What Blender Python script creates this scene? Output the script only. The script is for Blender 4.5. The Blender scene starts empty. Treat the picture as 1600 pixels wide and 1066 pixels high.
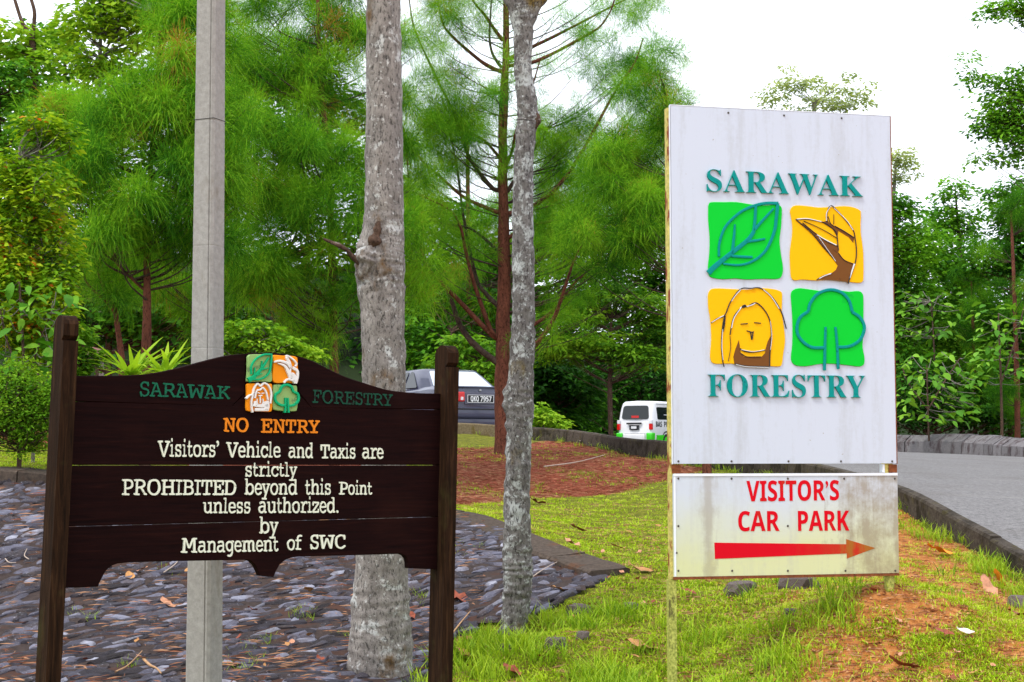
import bpy, bmesh, math
import numpy as np
from mathutils import Vector, Matrix
RNG = np.random.default_rng(7)
SC = bpy.context.scene
COL = SC.collection
EYE = 1.6
F = 2400.0
PITCH = math.atan(170.0 / F)
# ---------------------------------------------------------------- camera
cd = bpy.data.cameras.new('camera'); cam = bpy.data.objects.new('camera', cd); COL.objects.link(cam)
cd.sensor_width = 36; cd.lens = 54.0; cd.clip_end = 1500; cd.clip_start = 0.1
cam.location = (0, 0, EYE); cam.rotation_euler = (math.radians(90) + PITCH, 0, 0)
SC.camera = cam
# ---------------------------------------------------------------- world: overcast sky
SUN_EL, SUN_AZ = 58.0, 226.0      # azimuth clockwise from +Y : behind the camera, to the left
w = bpy.data.worlds.new('World'); SC.world = w; w.use_nodes = True
nt = w.node_tree; bg = nt.nodes['Background']
sky = nt.nodes.new('ShaderNodeTexSky'); sky.sky_type = 'NISHITA'; sky.sun_disc = False
sky.sun_elevation = math.radians(SUN_EL); sky.sun_rotation = math.radians(SUN_AZ)
mx = nt.nodes.new('ShaderNodeMix'); mx.data_type = 'RGBA'; mx.inputs[0].default_value = 0.93
nt.links.new(sky.outputs[0], mx.inputs[6]); mx.inputs[7].default_value = (11.6, 12.2, 13.4, 1)
nt.links.new(mx.outputs[2], bg.inputs[0]); bg.inputs[1].default_value = 0.10
sd = bpy.data.lights.new('sun', 'SUN'); sd.energy = 1.5; sd.angle = math.radians(12); sd.color = (1, .95, .86)
so = bpy.data.objects.new('sun', sd); COL.objects.link(so)
az, el = math.radians(SUN_AZ), math.radians(SUN_EL)
sdir = Vector((math.sin(az) * math.cos(el), math.cos(az) * math.cos(el), math.sin(el)))
so.rotation_euler = sdir.to_track_quat('Z', 'Y').to_euler(); so.location = (0, 0, 30)
SC.view_settings.view_transform = 'Standard'; SC.view_settings.look = 'None'
SC.view_settings.exposure = 0.62; SC.view_settings.gamma = 1
SC.render.engine = 'CYCLES'
SC.cycles.max_bounces = 5; SC.cycles.diffuse_bounces = 3; SC.cycles.glossy_bounces = 2
SC.cycles.transmission_bounces = 2; SC.cycles.transparent_max_bounces = 4
SC.cycles.use_adaptive_sampling = True; SC.cycles.adaptive_threshold = 0.02

# ---------------------------------------------------------------- helpers
CP, SP = math.cos(PITCH), math.sin(PITCH)
def ray(x, y):
    u, v = (x - 800) / F, (533 - y) / F
    return np.array([u, CP - v * SP, SP + v * CP])
def at(x, y, D):
    r = ray(x, y); r = r * (D / r[1])
    return np.array([r[0], r[1], r[2] + EYE])

def empty(name, loc, label=None, cat=None, group=None, kind=None, rz=0):
    o = bpy.data.objects.new(name, None); COL.objects.link(o)
    o.location = tuple(loc); o.rotation_euler = (0, 0, rz); o.empty_display_size = .2
    return tag(o, label, cat, group, kind)
def tag(o, label=None, cat=None, group=None, kind=None):
    if label: o['label'] = label
    if cat: o['category'] = cat
    if group: o['group'] = group
    if kind: o['kind'] = kind
    return o
def link(name, me, mat=None, parent=None, kind=None):
    o = bpy.data.objects.new(name, me); COL.objects.link(o)
    if mat is not None and len(me.materials) == 0: me.materials.append(mat)
    if parent is not None: o.parent = parent
    if kind: o['kind'] = kind
    return o
def mesh(name, V, Fc, mat=None, parent=None, smooth=False, local=False, kind=None):
    V = np.asarray(V, float).reshape(-1, 3)
    if parent is not None and not local: V = V - np.array(parent.location)
    me = bpy.data.meshes.new(name); me.from_pydata(V.tolist(), [], [tuple(int(i) for i in f) for f in Fc])
    if smooth: me.polygons.foreach_set('use_smooth', [True] * len(me.polygons))
    me.update()
    return link(name, me, mat, parent, kind)
def mesh_np(name, V, Fc, mat, parent=None, tint=None, smooth=False, kind=None):
    """large uniform mesh; Fc (m,k)"""
    V = np.asarray(V, np.float32)
    if parent is not None: V = V - np.array(parent.location, np.float32)
    m, k = Fc.shape
    me = bpy.data.meshes.new(name)
    me.vertices.add(len(V)); me.vertices.foreach_set('co', V.ravel())
    me.loops.add(m * k); me.loops.foreach_set('vertex_index', Fc.astype(np.int32).ravel())
    me.polygons.add(m); me.polygons.foreach_set('loop_start', np.arange(0, m * k, k, dtype=np.int32))
    me.polygons.foreach_set('use_smooth', np.full(m, smooth))
    if tint is not None:
        a = me.attributes.new('tint', 'FLOAT', 'POINT'); a.data.foreach_set('value', np.asarray(tint, np.float32).ravel())
    me.update(calc_edges=True)
    return link(name, me, mat, parent, kind)
def rotz(a):
    c, s = np.cos(a), np.sin(a); o = np.zeros(np.shape(a) + (3, 3)); o[..., 0, 0] = c; o[..., 0, 1] = -s; o[..., 1, 0] = s; o[..., 1, 1] = c; o[..., 2, 2] = 1
    return o
def rotx(a):
    c, s = np.cos(a), np.sin(a); o = np.zeros(np.shape(a) + (3, 3)); o[..., 1, 1] = c; o[..., 1, 2] = -s; o[..., 2, 1] = s; o[..., 2, 2] = c; o[..., 0, 0] = 1
    return o
def scatter(T, TF, P, R, S, tT=None, tP=None):
    """template verts T (k,3), faces TF (f,n) placed N times"""
    N, k = len(P), len(T)
    S = np.asarray(S, float); S = S[:, None, None] if S.ndim == 1 else S[:, None, :]
    V = np.einsum('nij,nkj->nki', R, T[None] * S) + P[:, None]
    Fc = (TF[None] + (np.arange(N) * k)[:, None, None]).reshape(-1, TF.shape[1])
    tint = None
    if tP is not None:
        tint = np.repeat(tP[:, None], k, 1)
        if tT is not None: tint = tint + tT[None]
        tint = np.clip(tint, 0, 1).ravel()
    return V.reshape(-1, 3), Fc, tint
def merge(L):
    Vs, Fs, Ts, off = [], [], [], 0
    for V, Fc, t in L:
        Vs.append(V); Fs.append(Fc + off); off += len(V)
        if t is not None: Ts.append(t)
    return np.concatenate(Vs), np.concatenate(Fs), (np.concatenate(Ts) if Ts else None)
def catmull(P, n=6):
    P = np.asarray(P, float)
    if len(P) < 3: return P
    Q = np.vstack([2 * P[0] - P[1], P, 2 * P[-1] - P[-2]]); out = []
    for i in range(1, len(Q) - 2):
        for t in np.linspace(0, 1, n, endpoint=False):
            a, b, c, d = Q[i - 1:i + 3]
            out.append(.5 * ((2 * b) + (-a + c) * t + (2 * a - 5 * b + 4 * c - d) * t * t + (-a + 3 * b - 3 * c + d) * t ** 3))
    out.append(Q[-2]); return np.array(out)
def tube_geo(P, Rd, n=8, noise=0., seed=0, cap=True):
    P = np.asarray(P, float); Rd = np.broadcast_to(np.asarray(Rd, float), (len(P),))
    T = np.gradient(P, axis=0); T /= np.linalg.norm(T, axis=1)[:, None] + 1e-9
    ref = np.array([0, 1., 0]) if abs(T[:, 1]).mean() < .8 else np.array([1., 0, 0])
    A = np.cross(T, ref); A /= np.linalg.norm(A, axis=1)[:, None] + 1e-9; B = np.cross(T, A)
    th = np.linspace(0, 2 * np.pi, n, endpoint=False)
    rr = np.repeat(Rd[:, None], n, 1)
    if noise:
        g = np.random.default_rng(seed); nz = g.normal(size=(len(P), n))
        nz = (nz + np.roll(nz, 1, 1) + np.roll(nz, -1, 1)) / 1.7
        if len(P) > 3: nz[1:-1] = (nz[:-2] + nz[1:-1] * 2 + nz[2:]) / 2.5
        rr = rr * (1 + noise * nz)
    V = P[:, None] + rr[..., None] * (np.cos(th)[None, :, None] * A[:, None] + np.sin(th)[None, :, None] * B[:, None])
    i = np.arange(len(P) - 1)[:, None] * n; j = np.arange(n)[None]; j2 = (j + 1) % n
    Fc = np.stack([i + j, i + j2, i + n + j2, i + n + j], -1).reshape(-1, 4)
    return V.reshape(-1, 3), Fc, None
def tubes(name, L, mat, parent, smooth=True, kind=None):
    V, Fc, _ = merge(L); return mesh_np(name, V, Fc, mat, parent, smooth=smooth, kind=kind)
def box_geo(c, s):
    c, s = np.array(c, float), np.array(s, float) / 2
    V = np.array([[x, y, z] for x in (-1, 1) for y in (-1, 1) for z in (-1, 1)]) * s + c
    return V, [(0, 1, 3, 2), (4, 6, 7, 5), (0, 4, 5, 1), (2, 3, 7, 6), (0, 2, 6, 4), (1, 5, 7, 3)]
def box(name, c, s, mat, parent, bev=0.0, seg=2, fn=None):
    """box in the parent's local axes, bevelled; fn maps vertices"""
    bm = bmesh.new(); V, Fc = box_geo(c, s); vs = [bm.verts.new(v) for v in V]
    for f in Fc: bm.faces.new([vs[i] for i in f])
    if bev: bmesh.ops.bevel(bm, geom=list(bm.edges), offset=bev, segments=seg, profile=.6, affect='EDGES')
    if fn:
        for v in bm.verts: v.co = fn(v.co)
    bmesh.ops.recalc_face_normals(bm, faces=bm.faces)
    me = bpy.data.meshes.new(name); bm.to_mesh(me); bm.free()
    if seg > 2: me.polygons.foreach_set('use_smooth', [True] * len(me.polygons))
    return link(name, me, mat, parent)

# ---------------------------------------------------------------- materials
class M:
    def __init__(s, name):
        s.m = bpy.data.materials.new(name); s.m.use_nodes = True; s.t = s.m.node_tree; s.b = s.t.nodes['Principled BSDF']; s.out = s.t.nodes['Material Output']
    def n(s, typ, **k):
        o = s.t.nodes.new('ShaderNode' + typ)
        for a, v in k.items():
            if a.startswith('i_'): o.inputs[int(a[2:]) if a[2:].isdigit() else a[2:]].default_value = v
            else: setattr(o, a, v)
        return o
    def l(s, a, b): s.t.links.new(a, b)
    def coord(s, kind='Object', scale=(1, 1, 1), rot=(0, 0, 0)):
        c = s.n('TexCoord'); mp = s.n('Mapping'); mp.inputs['Scale'].default_value = scale; mp.inputs['Rotation'].default_value = rot
        s.l(c.outputs[kind], mp.inputs[0]); return mp.outputs[0]
    def noise(s, co, scale=5, detail=4, rough=.6, dist=0):
        o = s.n('TexNoise'); o.inputs['Scale'].default_value = scale; o.inputs['Detail'].default_value = detail; o.inputs['Roughness'].default_value = rough; o.inputs['Distortion'].default_value = dist
        s.l(co, o.inputs['Vector']); return o.outputs[0]
    def ramp(s, f, stops):
        o = s.n('ValToRGB'); e = o.color_ramp.elements
        while len(e) < len(stops): e.new(.5)
        for i, (p, c) in enumerate(stops): e[i].position = p; e[i].color = tuple(c) + ((1,) if len(c) == 3 else ())
        s.l(f, o.inputs[0]); return o.outputs[0]
    def step(s, f, a, b): return s.ramp(f, [(a, (0, 0, 0)), (b, (1, 1, 1))])
    def mix(s, f, a, b, mode='MIX'):
        o = s.n('Mix', data_type='RGBA', blend_type=mode)
        for sock, v in ((o.inputs[0], f), (o.inputs[6], a), (o.inputs[7], b)):
            if isinstance(v, (int, float)): sock.default_value = v
            elif isinstance(v, tuple): sock.default_value = v + (1,)
            else: s.l(v, sock)
        return o.outputs[2]
    def math(s, op, a, b=0.):
        o = s.n('Math', operation=op)
        for sock, v in ((o.inputs[0], a), (o.inputs[1], b)):
            if isinstance(v, (int, float)): sock.default_value = v
            else: s.l(v, sock)
        return o.outputs[0]
    def attr(s, name): o = s.n('Attribute'); o.attribute_name = name; return o.outputs['Fac']
    def col(s, c):
        if isinstance(c, tuple): s.b.inputs['Base Color'].default_value = c + (1,)
        else: s.l(c, s.b.inputs['Base Color'])
    def fin(s, rough=.8, spec=.3, bump=None, bstr=.3, bdist=.01, metal=0):
        s.b.inputs['Roughness'].default_value = rough; s.b.inputs['Specular IOR Level'].default_value = spec; s.b.inputs['Metallic'].default_value = metal
        if bump is not None:
            o = s.n('Bump'); o.inputs['Strength'].default_value = bstr; o.inputs['Distance'].default_value = bdist
            s.l(bump, o.inputs['Height']); s.l(o.outputs[0], s.b.inputs['Normal'])
        return s.m
def plain(name, c, rough=.6, spec=.3, metal=0, var=.12, scale=12):
    m = M(name); co = m.coord(); f = m.noise(co, scale)
    d = tuple(x * (1 - var) for x in c); u = tuple(min(1, x * (1 + var)) for x in c)
    m.col(m.ramp(f, [(.3, d), (.7, u)])); return m.fin(rough, spec, f, .1, .002, metal)
def leafmat(name, dark, mid, light, tip=None, trans=.3, rough=.55, spec=.09, patch=.6):
    m = M(name); t = m.attr('tint'); co = m.coord(); f = m.noise(co, patch, 2)
    k = m.math('ADD', t, m.math('MULTIPLY', m.math('SUBTRACT', f, .5), .5))
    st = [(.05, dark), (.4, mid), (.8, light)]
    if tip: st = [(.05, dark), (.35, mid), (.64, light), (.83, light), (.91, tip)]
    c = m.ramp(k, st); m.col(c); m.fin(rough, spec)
    tr = m.n('BsdfTranslucent'); m.l(m.mix(1., c, (1., 1., .45), 'MULTIPLY'), tr.inputs[0])
    ms = m.n('MixShader'); ms.inputs[0].default_value = trans
    m.l(m.b.outputs[0], ms.inputs[1]); m.l(tr.outputs[0], ms.inputs[2]); m.l(ms.outputs[0], m.out.inputs[0])
    return m.m
def barkmat(name, c1, c2, lich, lichamt=.55, zs=.35, fine=70, moss=None, crack=1.):
    m = M(name); co = m.coord(scale=(1, 1, zs)); co1 = m.coord()
    a = m.noise(co, 14, 6, .7); base = m.ramp(a, [(.32, c1), (.62, c2)])
    p = m.noise(co1, 7, 8, .72, .3); pm = m.step(p, lichamt, lichamt + .05)
    p2 = m.noise(co1, 26, 5, .7); pm2 = m.step(p2, lichamt + .03, lichamt + .10)
    c = m.mix(pm, base, lich); c = m.mix(m.math('MULTIPLY', pm2, .8), c, tuple(min(1, x * 1.25) for x in lich))
    if moss:
        q = m.noise(m.coord(scale=(1, 1, .7)), 3.1, 5); c = m.mix(m.step(q, .58, .66), c, moss)
    fn = m.noise(m.coord(scale=(1, 1, .45)), fine, 4, .8); c = m.mix(m.step(fn, .36, .5), tuple(x * .35 for x in c1), c)
    m.col(c); h = m.math('ADD', m.math('MULTIPLY', a, .7), m.math('MULTIPLY', fn, .6))
    return m.fin(.9, .15, h, .9 * crack, .012)

MT = {}
MT['white_bark'] = barkmat('lichen_bark', (.15, .132, .12), (.30, .27, .245), (.50, .50, .48), .56, moss=(.13, .075, .03))
MT['grey_bark'] = barkmat('pale_lichen_bark', (.10, .085, .08), (.21, .195, .18), (.43, .44, .42), .53, moss=(.16, .11, .03))
MT['pine_bark'] = barkmat('red_pine_bark', (.085, .030, .020), (.19, .065, .04), (.26, .13, .09), .66, .25, 50)
MT['brown_bark'] = barkmat('brown_bark', (.05, .03, .02), (.14, .085, .06), (.25, .2, .17), .6)
MT['pale_bark'] = barkmat('pale_twig_bark', (.14, .12, .10), (.26, .23, .2), (.36, .35, .33), .55)
MT['dark_branch'] = barkmat('dark_branch_bark', (.045, .03, .025), (.10, .065, .05), (.18, .15, .12), .62)
MT['casuarina'] = leafmat('casuarina_needles', (.018, .090, .010), (.080, .290, .015), (.28, .56, .026), tip=(.42, .20, .04), trans=.42, rough=.7, spec=.04, patch=.9)
MT['leaf_dark'] = leafmat('dark_green_leaves', (.012, .052, .008), (.042, .160, .014), (.13, .36, .02), trans=.38)
MT['leaf_mid'] = leafmat('mid_green_leaves', (.020, .085, .010), (.075, .25, .015), (.22, .48, .025), trans=.4)
MT['leaf_light'] = leafmat('light_green_leaves', (.05, .16, .012), (.17, .38, .02), (.40, .60, .04), trans=.45)
MT['leaf_washed'] = leafmat('glow_washed_far_leaves', (.26, .34, .16), (.42, .50, .24), (.62, .68, .36), trans=.6)  # bright sky glow around the distant crowns is put into this leaf colour
MT['leaf_yellow'] = leafmat('yellow_green_leaves_with_red_tips', (.04, .13, .01), (.20, .40, .014), (.46, .60, .025), (.80, .15, .03), trans=.45, patch=.4)
MT['leaf_big'] = leafmat('large_soft_leaves', (.035, .12, .015), (.09, .27, .022), (.24, .48, .04), trans=.35, rough=.45)
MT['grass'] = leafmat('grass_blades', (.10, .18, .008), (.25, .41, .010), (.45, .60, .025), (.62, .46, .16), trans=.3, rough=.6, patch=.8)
MT['tallgrass'] = leafmat('fresh_grass_blades', (.07, .15, .01), (.20, .36, .015), (.40, .54, .035), trans=.35, rough=.5, patch=1.2)

def mk_ground():
    m = M('soil_and_turf'); co = m.coord()
    lit = m.attr('litter'); turf = m.attr('turf')
    n1 = m.noise(co, 1.6, 6, .65); n2 = m.noise(co, 14, 5, .7); n3 = m.noise(co, 60, 3, .7)
    soil = m.ramp(n2, [(.3, (.13, .042, .014)), (.5, (.38, .14, .035)), (.75, (.54, .27, .10))])
    grassy = m.ramp(n2, [(.3, (.055, .05, .010)), (.55, (.15, .16, .014)), (.8, (.27, .20, .05))])
    litc = m.ramp(m.math('ADD', m.math('MULTIPLY', n3, .5), m.math('MULTIPLY', n2, .5)), [(.33, (.075, .018, .010)), (.5, (.22, .052, .028)), (.68, (.40, .15, .085))])
    k = m.step(m.math('ADD', turf, m.math('MULTIPLY', m.math('SUBTRACT', n1, .5), .9)), .42, .6)
    c = m.mix(k, soil, grassy)
    k2 = m.step(m.math('ADD', lit, m.math('MULTIPLY', m.math('SUBTRACT', n2, .5), .7)), .4, .62)
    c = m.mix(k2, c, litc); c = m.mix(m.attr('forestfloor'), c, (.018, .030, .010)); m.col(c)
    return m.fin(.95, .1, m.math('ADD', n2, m.math('MULTIPLY', n3, .5)), .9, .02)
MT['ground'] = mk_ground()
def mk_road():
    m = M('asphalt'); co = m.coord(); a = m.noise(co, 90, 3, .8); b = m.noise(co, .9, 5, .7)
    a2 = m.noise(m.coord(scale=(1, 1, 1)), 22, 5, .8); c = m.ramp(m.math('ADD', m.math('MULTIPLY', a, .45), m.math('MULTIPLY', a2, .55)), [(.36, (.075, .071, .070)), (.62, (.255, .245, .245))]); c = m.mix(m.math('MULTIPLY', m.step(b, .5, .75), .6), c, (.11, .095, .085)); b2 = m.noise(m.coord(scale=(.35, 1.6, 1)), 1.3, 5, .6); c = m.mix(m.math('MULTIPLY', m.step(b2, .58, .7), .35), c, (.30, .28, .26)); m.col(c)
    return m.fin(.9, .10, a2, .6, .01)
MT['road'] = mk_road()
def mk_conc(name, a, b, stain, thr=.5, sc=3, zs=1.0, rough=.9, moss=0., vary=1.):
    m = M(name); co = m.coord(); n = m.noise(co, 35, 5, .75); c = m.ramp(n, [(.3, a), (.7, b)])
    s1 = m.noise(m.coord(scale=(1, 1, zs)), sc, 6, .7, .4); c = m.mix(m.math('MULTIPLY', m.step(s1, thr, thr + .12), .85), c, stain); oi = m.n('ObjectInfo'); s2 = m.noise(m.coord(), sc * 2.3, 5, .7)
    c = m.mix(m.math('MULTIPLY', m.step(s2, .55, .7), moss), c, (.10, .085, .02)); c = m.mix(m.math('MULTIPLY', oi.outputs['Random'], .38 * vary), c, tuple(x * .45 for x in a)); m.col(c)
    return m.fin(rough, .08, n, .5, .006)
MT['kerb'] = mk_conc('mossy_kerb_concrete', (.040, .030, .023), (.13, .11, .09), (.020, .016, .010), .48, 4, .8, moss=.75)
MT['kerb_end'] = mk_conc('ochre_mossy_kerb', (.11, .08, .045), (.24, .19, .12), (.12, .085, .012), .5, 5, .5)
MT['cap'] = mk_conc('dark_edging_concrete', (.035, .028, .024), (.12, .09, .07), (.12, .055, .03), .55, 3)
MT['block'] = mk_conc('grey_barrier_block', (.12, .11, .115), (.26, .245, .25), (.06, .038, .04), .5, 4, .5)
MT['pole'] = mk_conc('cast_pole_concrete', (.255, .24, .225), (.37, .352, .33), (.17, .135, .095), .55, 3, .3, vary=.1)
MT['mortar'] = mk_conc('dark_dirt_between_stones', (.03, .024, .024), (.10, .07, .06), (.10, .045, .03), .5, 3)
def mk_stone():
    m = M('slate_stone'); oi = m.n('ObjectInfo'); g = m.n('NewGeometry')
    r = m.math('FRACT', m.math('ADD', oi.outputs['Random'], g.outputs['Random Per Island']))
    co = m.coord(); n = m.noise(co, 9, 6, .7); n2 = m.noise(co, 60, 4, .7)
    c = m.ramp(r, [(0, (.024, .020, .023)), (.4, (.060, .055, .070)), (.78, (.125, .122, .165)), (.93, (.22, .22, .28)), (1, (.38, .38, .45))])
    c = m.mix(m.math('MULTIPLY', m.step(n, .46, .6), .6), c, (.075, .050, .042)); c = m.mix(m.step(n2, .6, .7), c, (.3, .29, .33)); m.col(c)
    return m.fin(.7, .22, m.math('ADD', n, n2), .9, .012)
MT['stone'] = mk_stone()
def mk_wood(name, c1, c2, hi, rough=.7, rot=(0, 0, 0), spec=.05):
    m = M(name); co = m.coord(rot=rot); cs = m.n('Mapping'); cs.inputs['Scale'].default_value = (1.2, 14, 22); m.l(co, cs.inputs[0])
    n = m.noise(cs.outputs[0], 3, 6, .65, .6); n2 = m.noise(m.coord(), 2.2, 3)
    c = m.ramp(n, [(.3, c1), (.6, c2), (.85, hi)]); c = m.mix(m.math('MULTIPLY', m.step(n2, .55, .75), .35), c, hi); m.col(c)
    return m.fin(rough, spec, n, .35, .004)
WOODC = ((.0052, .0013, .0016), (.0120, .0028, .0026), (.027, .0075, .005))
MT['plank'] = mk_wood('stained_plank', *WOODC)
MT['plank_l'] = mk_wood('stained_crest_plank', *WOODC)
def mk_post():
    m = M('weathered_post'); cs = m.coord(scale=(18, 18, 1.3)); n = m.noise(cs, 3, 6, .7, .8); n2 = m.noise(m.coord(), 5, 4)
    c = m.ramp(n, [(.3, (.006, .0034, .002)), (.55, (.026, .012, .006)), (.8, (.08, .040, .018))])
    c = m.mix(m.math('MULTIPLY', m.step(n2, .6, .75), .4), c, (.055, .05, .015)); m.col(c)
    return m.fin(.85, .06, n, .6, .006)
MT['post'] = mk_post()
def mk_paint(name, c, worn, thr=.66, sc=60, rough=.6, spec=.12):
    m = M(name); co = m.coord(); n = m.noise(co, sc, 4, .7); m.col(m.mix(m.step(n, thr, thr + .06), c, worn)); return m.fin(rough, spec, n, .3, .001)
MT['cream'] = mk_paint('cream_letter_paint', (.74, .76, .62), (.35, .34, .28), .62)
MT['green_l'] = mk_paint('green_letter_paint', (.006, .115, .06), (.012, .02, .014), .58, 45)
MT['green_l2'] = mk_paint('worn_green_letter_paint', (.006, .060, .034), (.012, .014, .012), .54, 45)
MT['orange_l'] = mk_paint('orange_letter_paint', (.76, .22, .012), (.25, .08, .02), .64)
MT['tile_green_w'] = mk_paint('pale_green_tile_paint', (.26, .42, .14), (.14, .22, .10), .56, 25)
MT['tile_orange_w'] = mk_paint('orange_tile_paint', (.85, .27, .006), (.55, .16, .01), .68, 25)
MT['emerald'] = mk_paint('emerald_carving_paint', (.004, .36, .15), (.01, .14, .07), .62, 40)
MT['white_w'] = mk_paint('white_carving_paint', (.74, .72, .70), (.4, .38, .36), .66, 40)
MT['tile_green'] = mk_paint('vivid_green_panel_paint', (.0, .56, .03), (.0, .42, .04), .64, 6)
MT['tile_yellow'] = mk_paint('amber_panel_paint', (.90, .47, .0), (.80, .36, .0), .64, 6)
MT['teal'] = mk_paint('teal_paint', (.0, .25, .23), (.0, .16, .16), .62, 40)
MT['brown_p'] = mk_paint('brown_undercoat', (.17, .065, .015), (.09, .035, .012), .6, 20)
MT['black_e'] = plain('peeled_dark_edge', (.02, .018, .02)); MT['peel'] = plain('peeling_white_edge', (.72, .74, .78), var=.05)
def mk_red():
    m = M('red_sign_paint'); co = m.coord(scale=(1, 1, .25)); n = m.noise(co, 14, 5, .7); m.col(m.mix(m.step(n, .56, .72), (.62, .002, .012), (.42, .04, .012))); return m.fin(.7, .08)
MT['red_p'] = mk_red()
def mk_arrow():
    m = M('faded_arrow_paint'); tc = m.n('TexCoord'); sx = m.n('SeparateXYZ'); m.l(tc.outputs['Object'], sx.inputs[0])
    n = m.noise(m.coord(scale=(1, 1, .25)), 14, 5, .7); d = m.math('ADD', sx.outputs[0], m.math('MULTIPLY', m.math('SUBTRACT', n, .5), .55))
    m.col(m.ramp(d, [(.62, (.62, .003, .014)), (.92, (.50, .03, .015)), (1.06 - .06, (.36, .12, .02))])); return m.fin(.7, .08)
MT['arrow'] = mk_arrow()
def mk_panel(name, base, st1, st2, yel=None):
    m = M(name); tc = m.n('TexCoord'); sx = m.n('SeparateXYZ'); m.l(tc.outputs['Object'], sx.inputs[0])
    st = m.noise(m.coord(scale=(1, 1, .09)), 9, 6, .72, .2); fn = m.noise(m.coord(), 40, 4, .75); big = m.noise(m.coord(), 2.2, 4)
    c = base
    if yel:
        k = m.math('ADD', m.math('MULTIPLY', sx.outputs[2], -2.7), m.math('ADD', m.math('MULTIPLY', big, 1.1), .62)); c = m.mix(m.math('MULTIPLY', m.ramp(k, [(.05, (0, 0, 0)), (.95, (1, 1, 1))]), .8), c, yel)
    c = m.mix(m.math('MULTIPLY', m.step(m.math('ADD', m.math('MULTIPLY', st, .75), m.math('MULTIPLY', fn, .25)), .49, .66), .42), c, st1)
    if yel:
        blot = m.noise(m.coord(), 8, 7, .75); r = m.math('ADD', m.math('MULTIPLY', sx.outputs[0], .42), m.math('ADD', m.math('MULTIPLY', blot, .5), m.math('MULTIPLY', st, .4)))
        c = m.mix(m.math('MULTIPLY', m.step(r, .80, .94), .72), c, st2)
        lft = m.math('ADD', m.math('MULTIPLY', m.math('ABSOLUTE', m.math('SUBTRACT', sx.outputs[0], .19)), -2.6), m.math('ADD', m.math('MULTIPLY', st, .45), m.math('MULTIPLY', blot, .5)))
        c = m.mix(m.math('MULTIPLY', m.step(lft, .38, .50), .40), c, st2)
    else:
        sp = m.noise(m.coord(), 55, 2, .5); c = m.mix(m.step(sp, .735, .76), c, st2)
    m.col(c); return m.fin(.45, .35, fn, .08, .002)
MT['panel'] = mk_panel('weathered_white_board', (.55, .60, .70), (.36, .37, .38), (.30, .26, .22))
MT['panel_low'] = mk_panel('stained_white_board', (.56, .61, .69), (.42, .42, .42), (.27, .21, .13), (.62, .63, .27))
def mk_steel():
    m = M('yellow_painted_rusty_steel'); n = m.noise(m.coord(scale=(1, 1, .3)), 20, 5, .7); n2 = m.noise(m.coord(), 60, 3)
    c = m.ramp(n2, [(.35, (.40, .36, .10)), (.65, (.68, .56, .16))]); c = m.mix(m.step(n, .52, .58), c, (.24, .055, .015)); m.col(c); return m.fin(.6, .3, n, .4, .003)
MT['steel'] = mk_steel()
def mk_steel_low():
    m = M('mossy_yellow_steel'); n = m.noise(m.coord(scale=(1, 1, .3)), 20, 5, .7); n2 = m.noise(m.coord(), 90, 3)
    c = m.ramp(n2, [(.35, (.20, .22, .03)), (.68, (.55, .55, .12))]); c = m.mix(m.step(n, .60, .68), c, (.10, .09, .02)); m.col(c); return m.fin(.6, .4, n, .4, .003)
MT['steel_low'] = mk_steel_low()
MT['rust'] = plain('rust', (.19, .055, .018), .9, var=.4, scale=60)
MT['edge_white'] = plain('bright_sheet_edge', (.78, .82, .9), .4, var=.05)
MT['screw'] = plain('dull_screw_head', (.10, .09, .08), .5, metal=.6)

# ---------------------------------------------------------------- terrain
KERB = [(1850, 1010, 8.6), (1700, 925, 9.7), (1600, 870, 11), (1500, 815, 12.3), (1405, 765, 13.7), (1320, 738, 15.8), (1250, 722, 17.5), (1140, 704, 19.5), (1041, 690, 21),
        (1000, 687, 22), (960, 683, 23), (900, 674, 25.2), (831, 668, 26.5), (771, 664, 27), (712, 661, 27.2), (600, 659, 27.5), (400, 657, 28), (100, 655, 29), (-300, 655, 30), (-900, 655, 32)]
KH = [.16, .16, .16, .16, .17, .23, .25, .25, .25, .24, .22, .2, .2, .2, .2, .2, .2, .2, .2, .2]
K3 = catmull([at(*k) for k in KERB], 6); KHs = np.interp(np.arange(len(K3)), np.arange(len(KERB)) * 6, KH)
KP = K3[:, :2]
GC = [(1393, 914, 8.1), (1330, 925, 8.2), (1600, 1066, 7.0), (1300, 1066, 7.3), (1250, 920, 9.2), (1055, 1085, 8.0), (1500, 950, 8.6), (1000, 850, 12), (1043, 765, 17), (900, 780, 17.5),
      (820, 700, 24), (1000, 722, 20), (712, 780, 16), (712, 705, 23), (785, 712, 21), (815, 990, 9.5), (900, 1000, 8.8), (960, 898, 10.5), (712, 810, 12.5), (830, 958, 9.7),
      (400, 775, 12.2), (200, 758, 12.0), (0, 740, 12.0), (-300, 735, 12.5), (0, 705, 14.2), (650, 1075, 8.3), (300, 1085, 7.7), (50, 1075, 8.0), (-300, 1080, 8.2),
      (300, 920, 10), (20, 900, 10), (550, 940, 10), (-200, 900, 10), (950, 820, 14), (1200, 800, 14.5), (1100, 1000, 8.8)]
GP = [at(*g) for g in GC]
for i in range(0, len(K3), 4):
    GP.append(K3[i] - np.array([0, 0, KHs[i]]))
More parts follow.
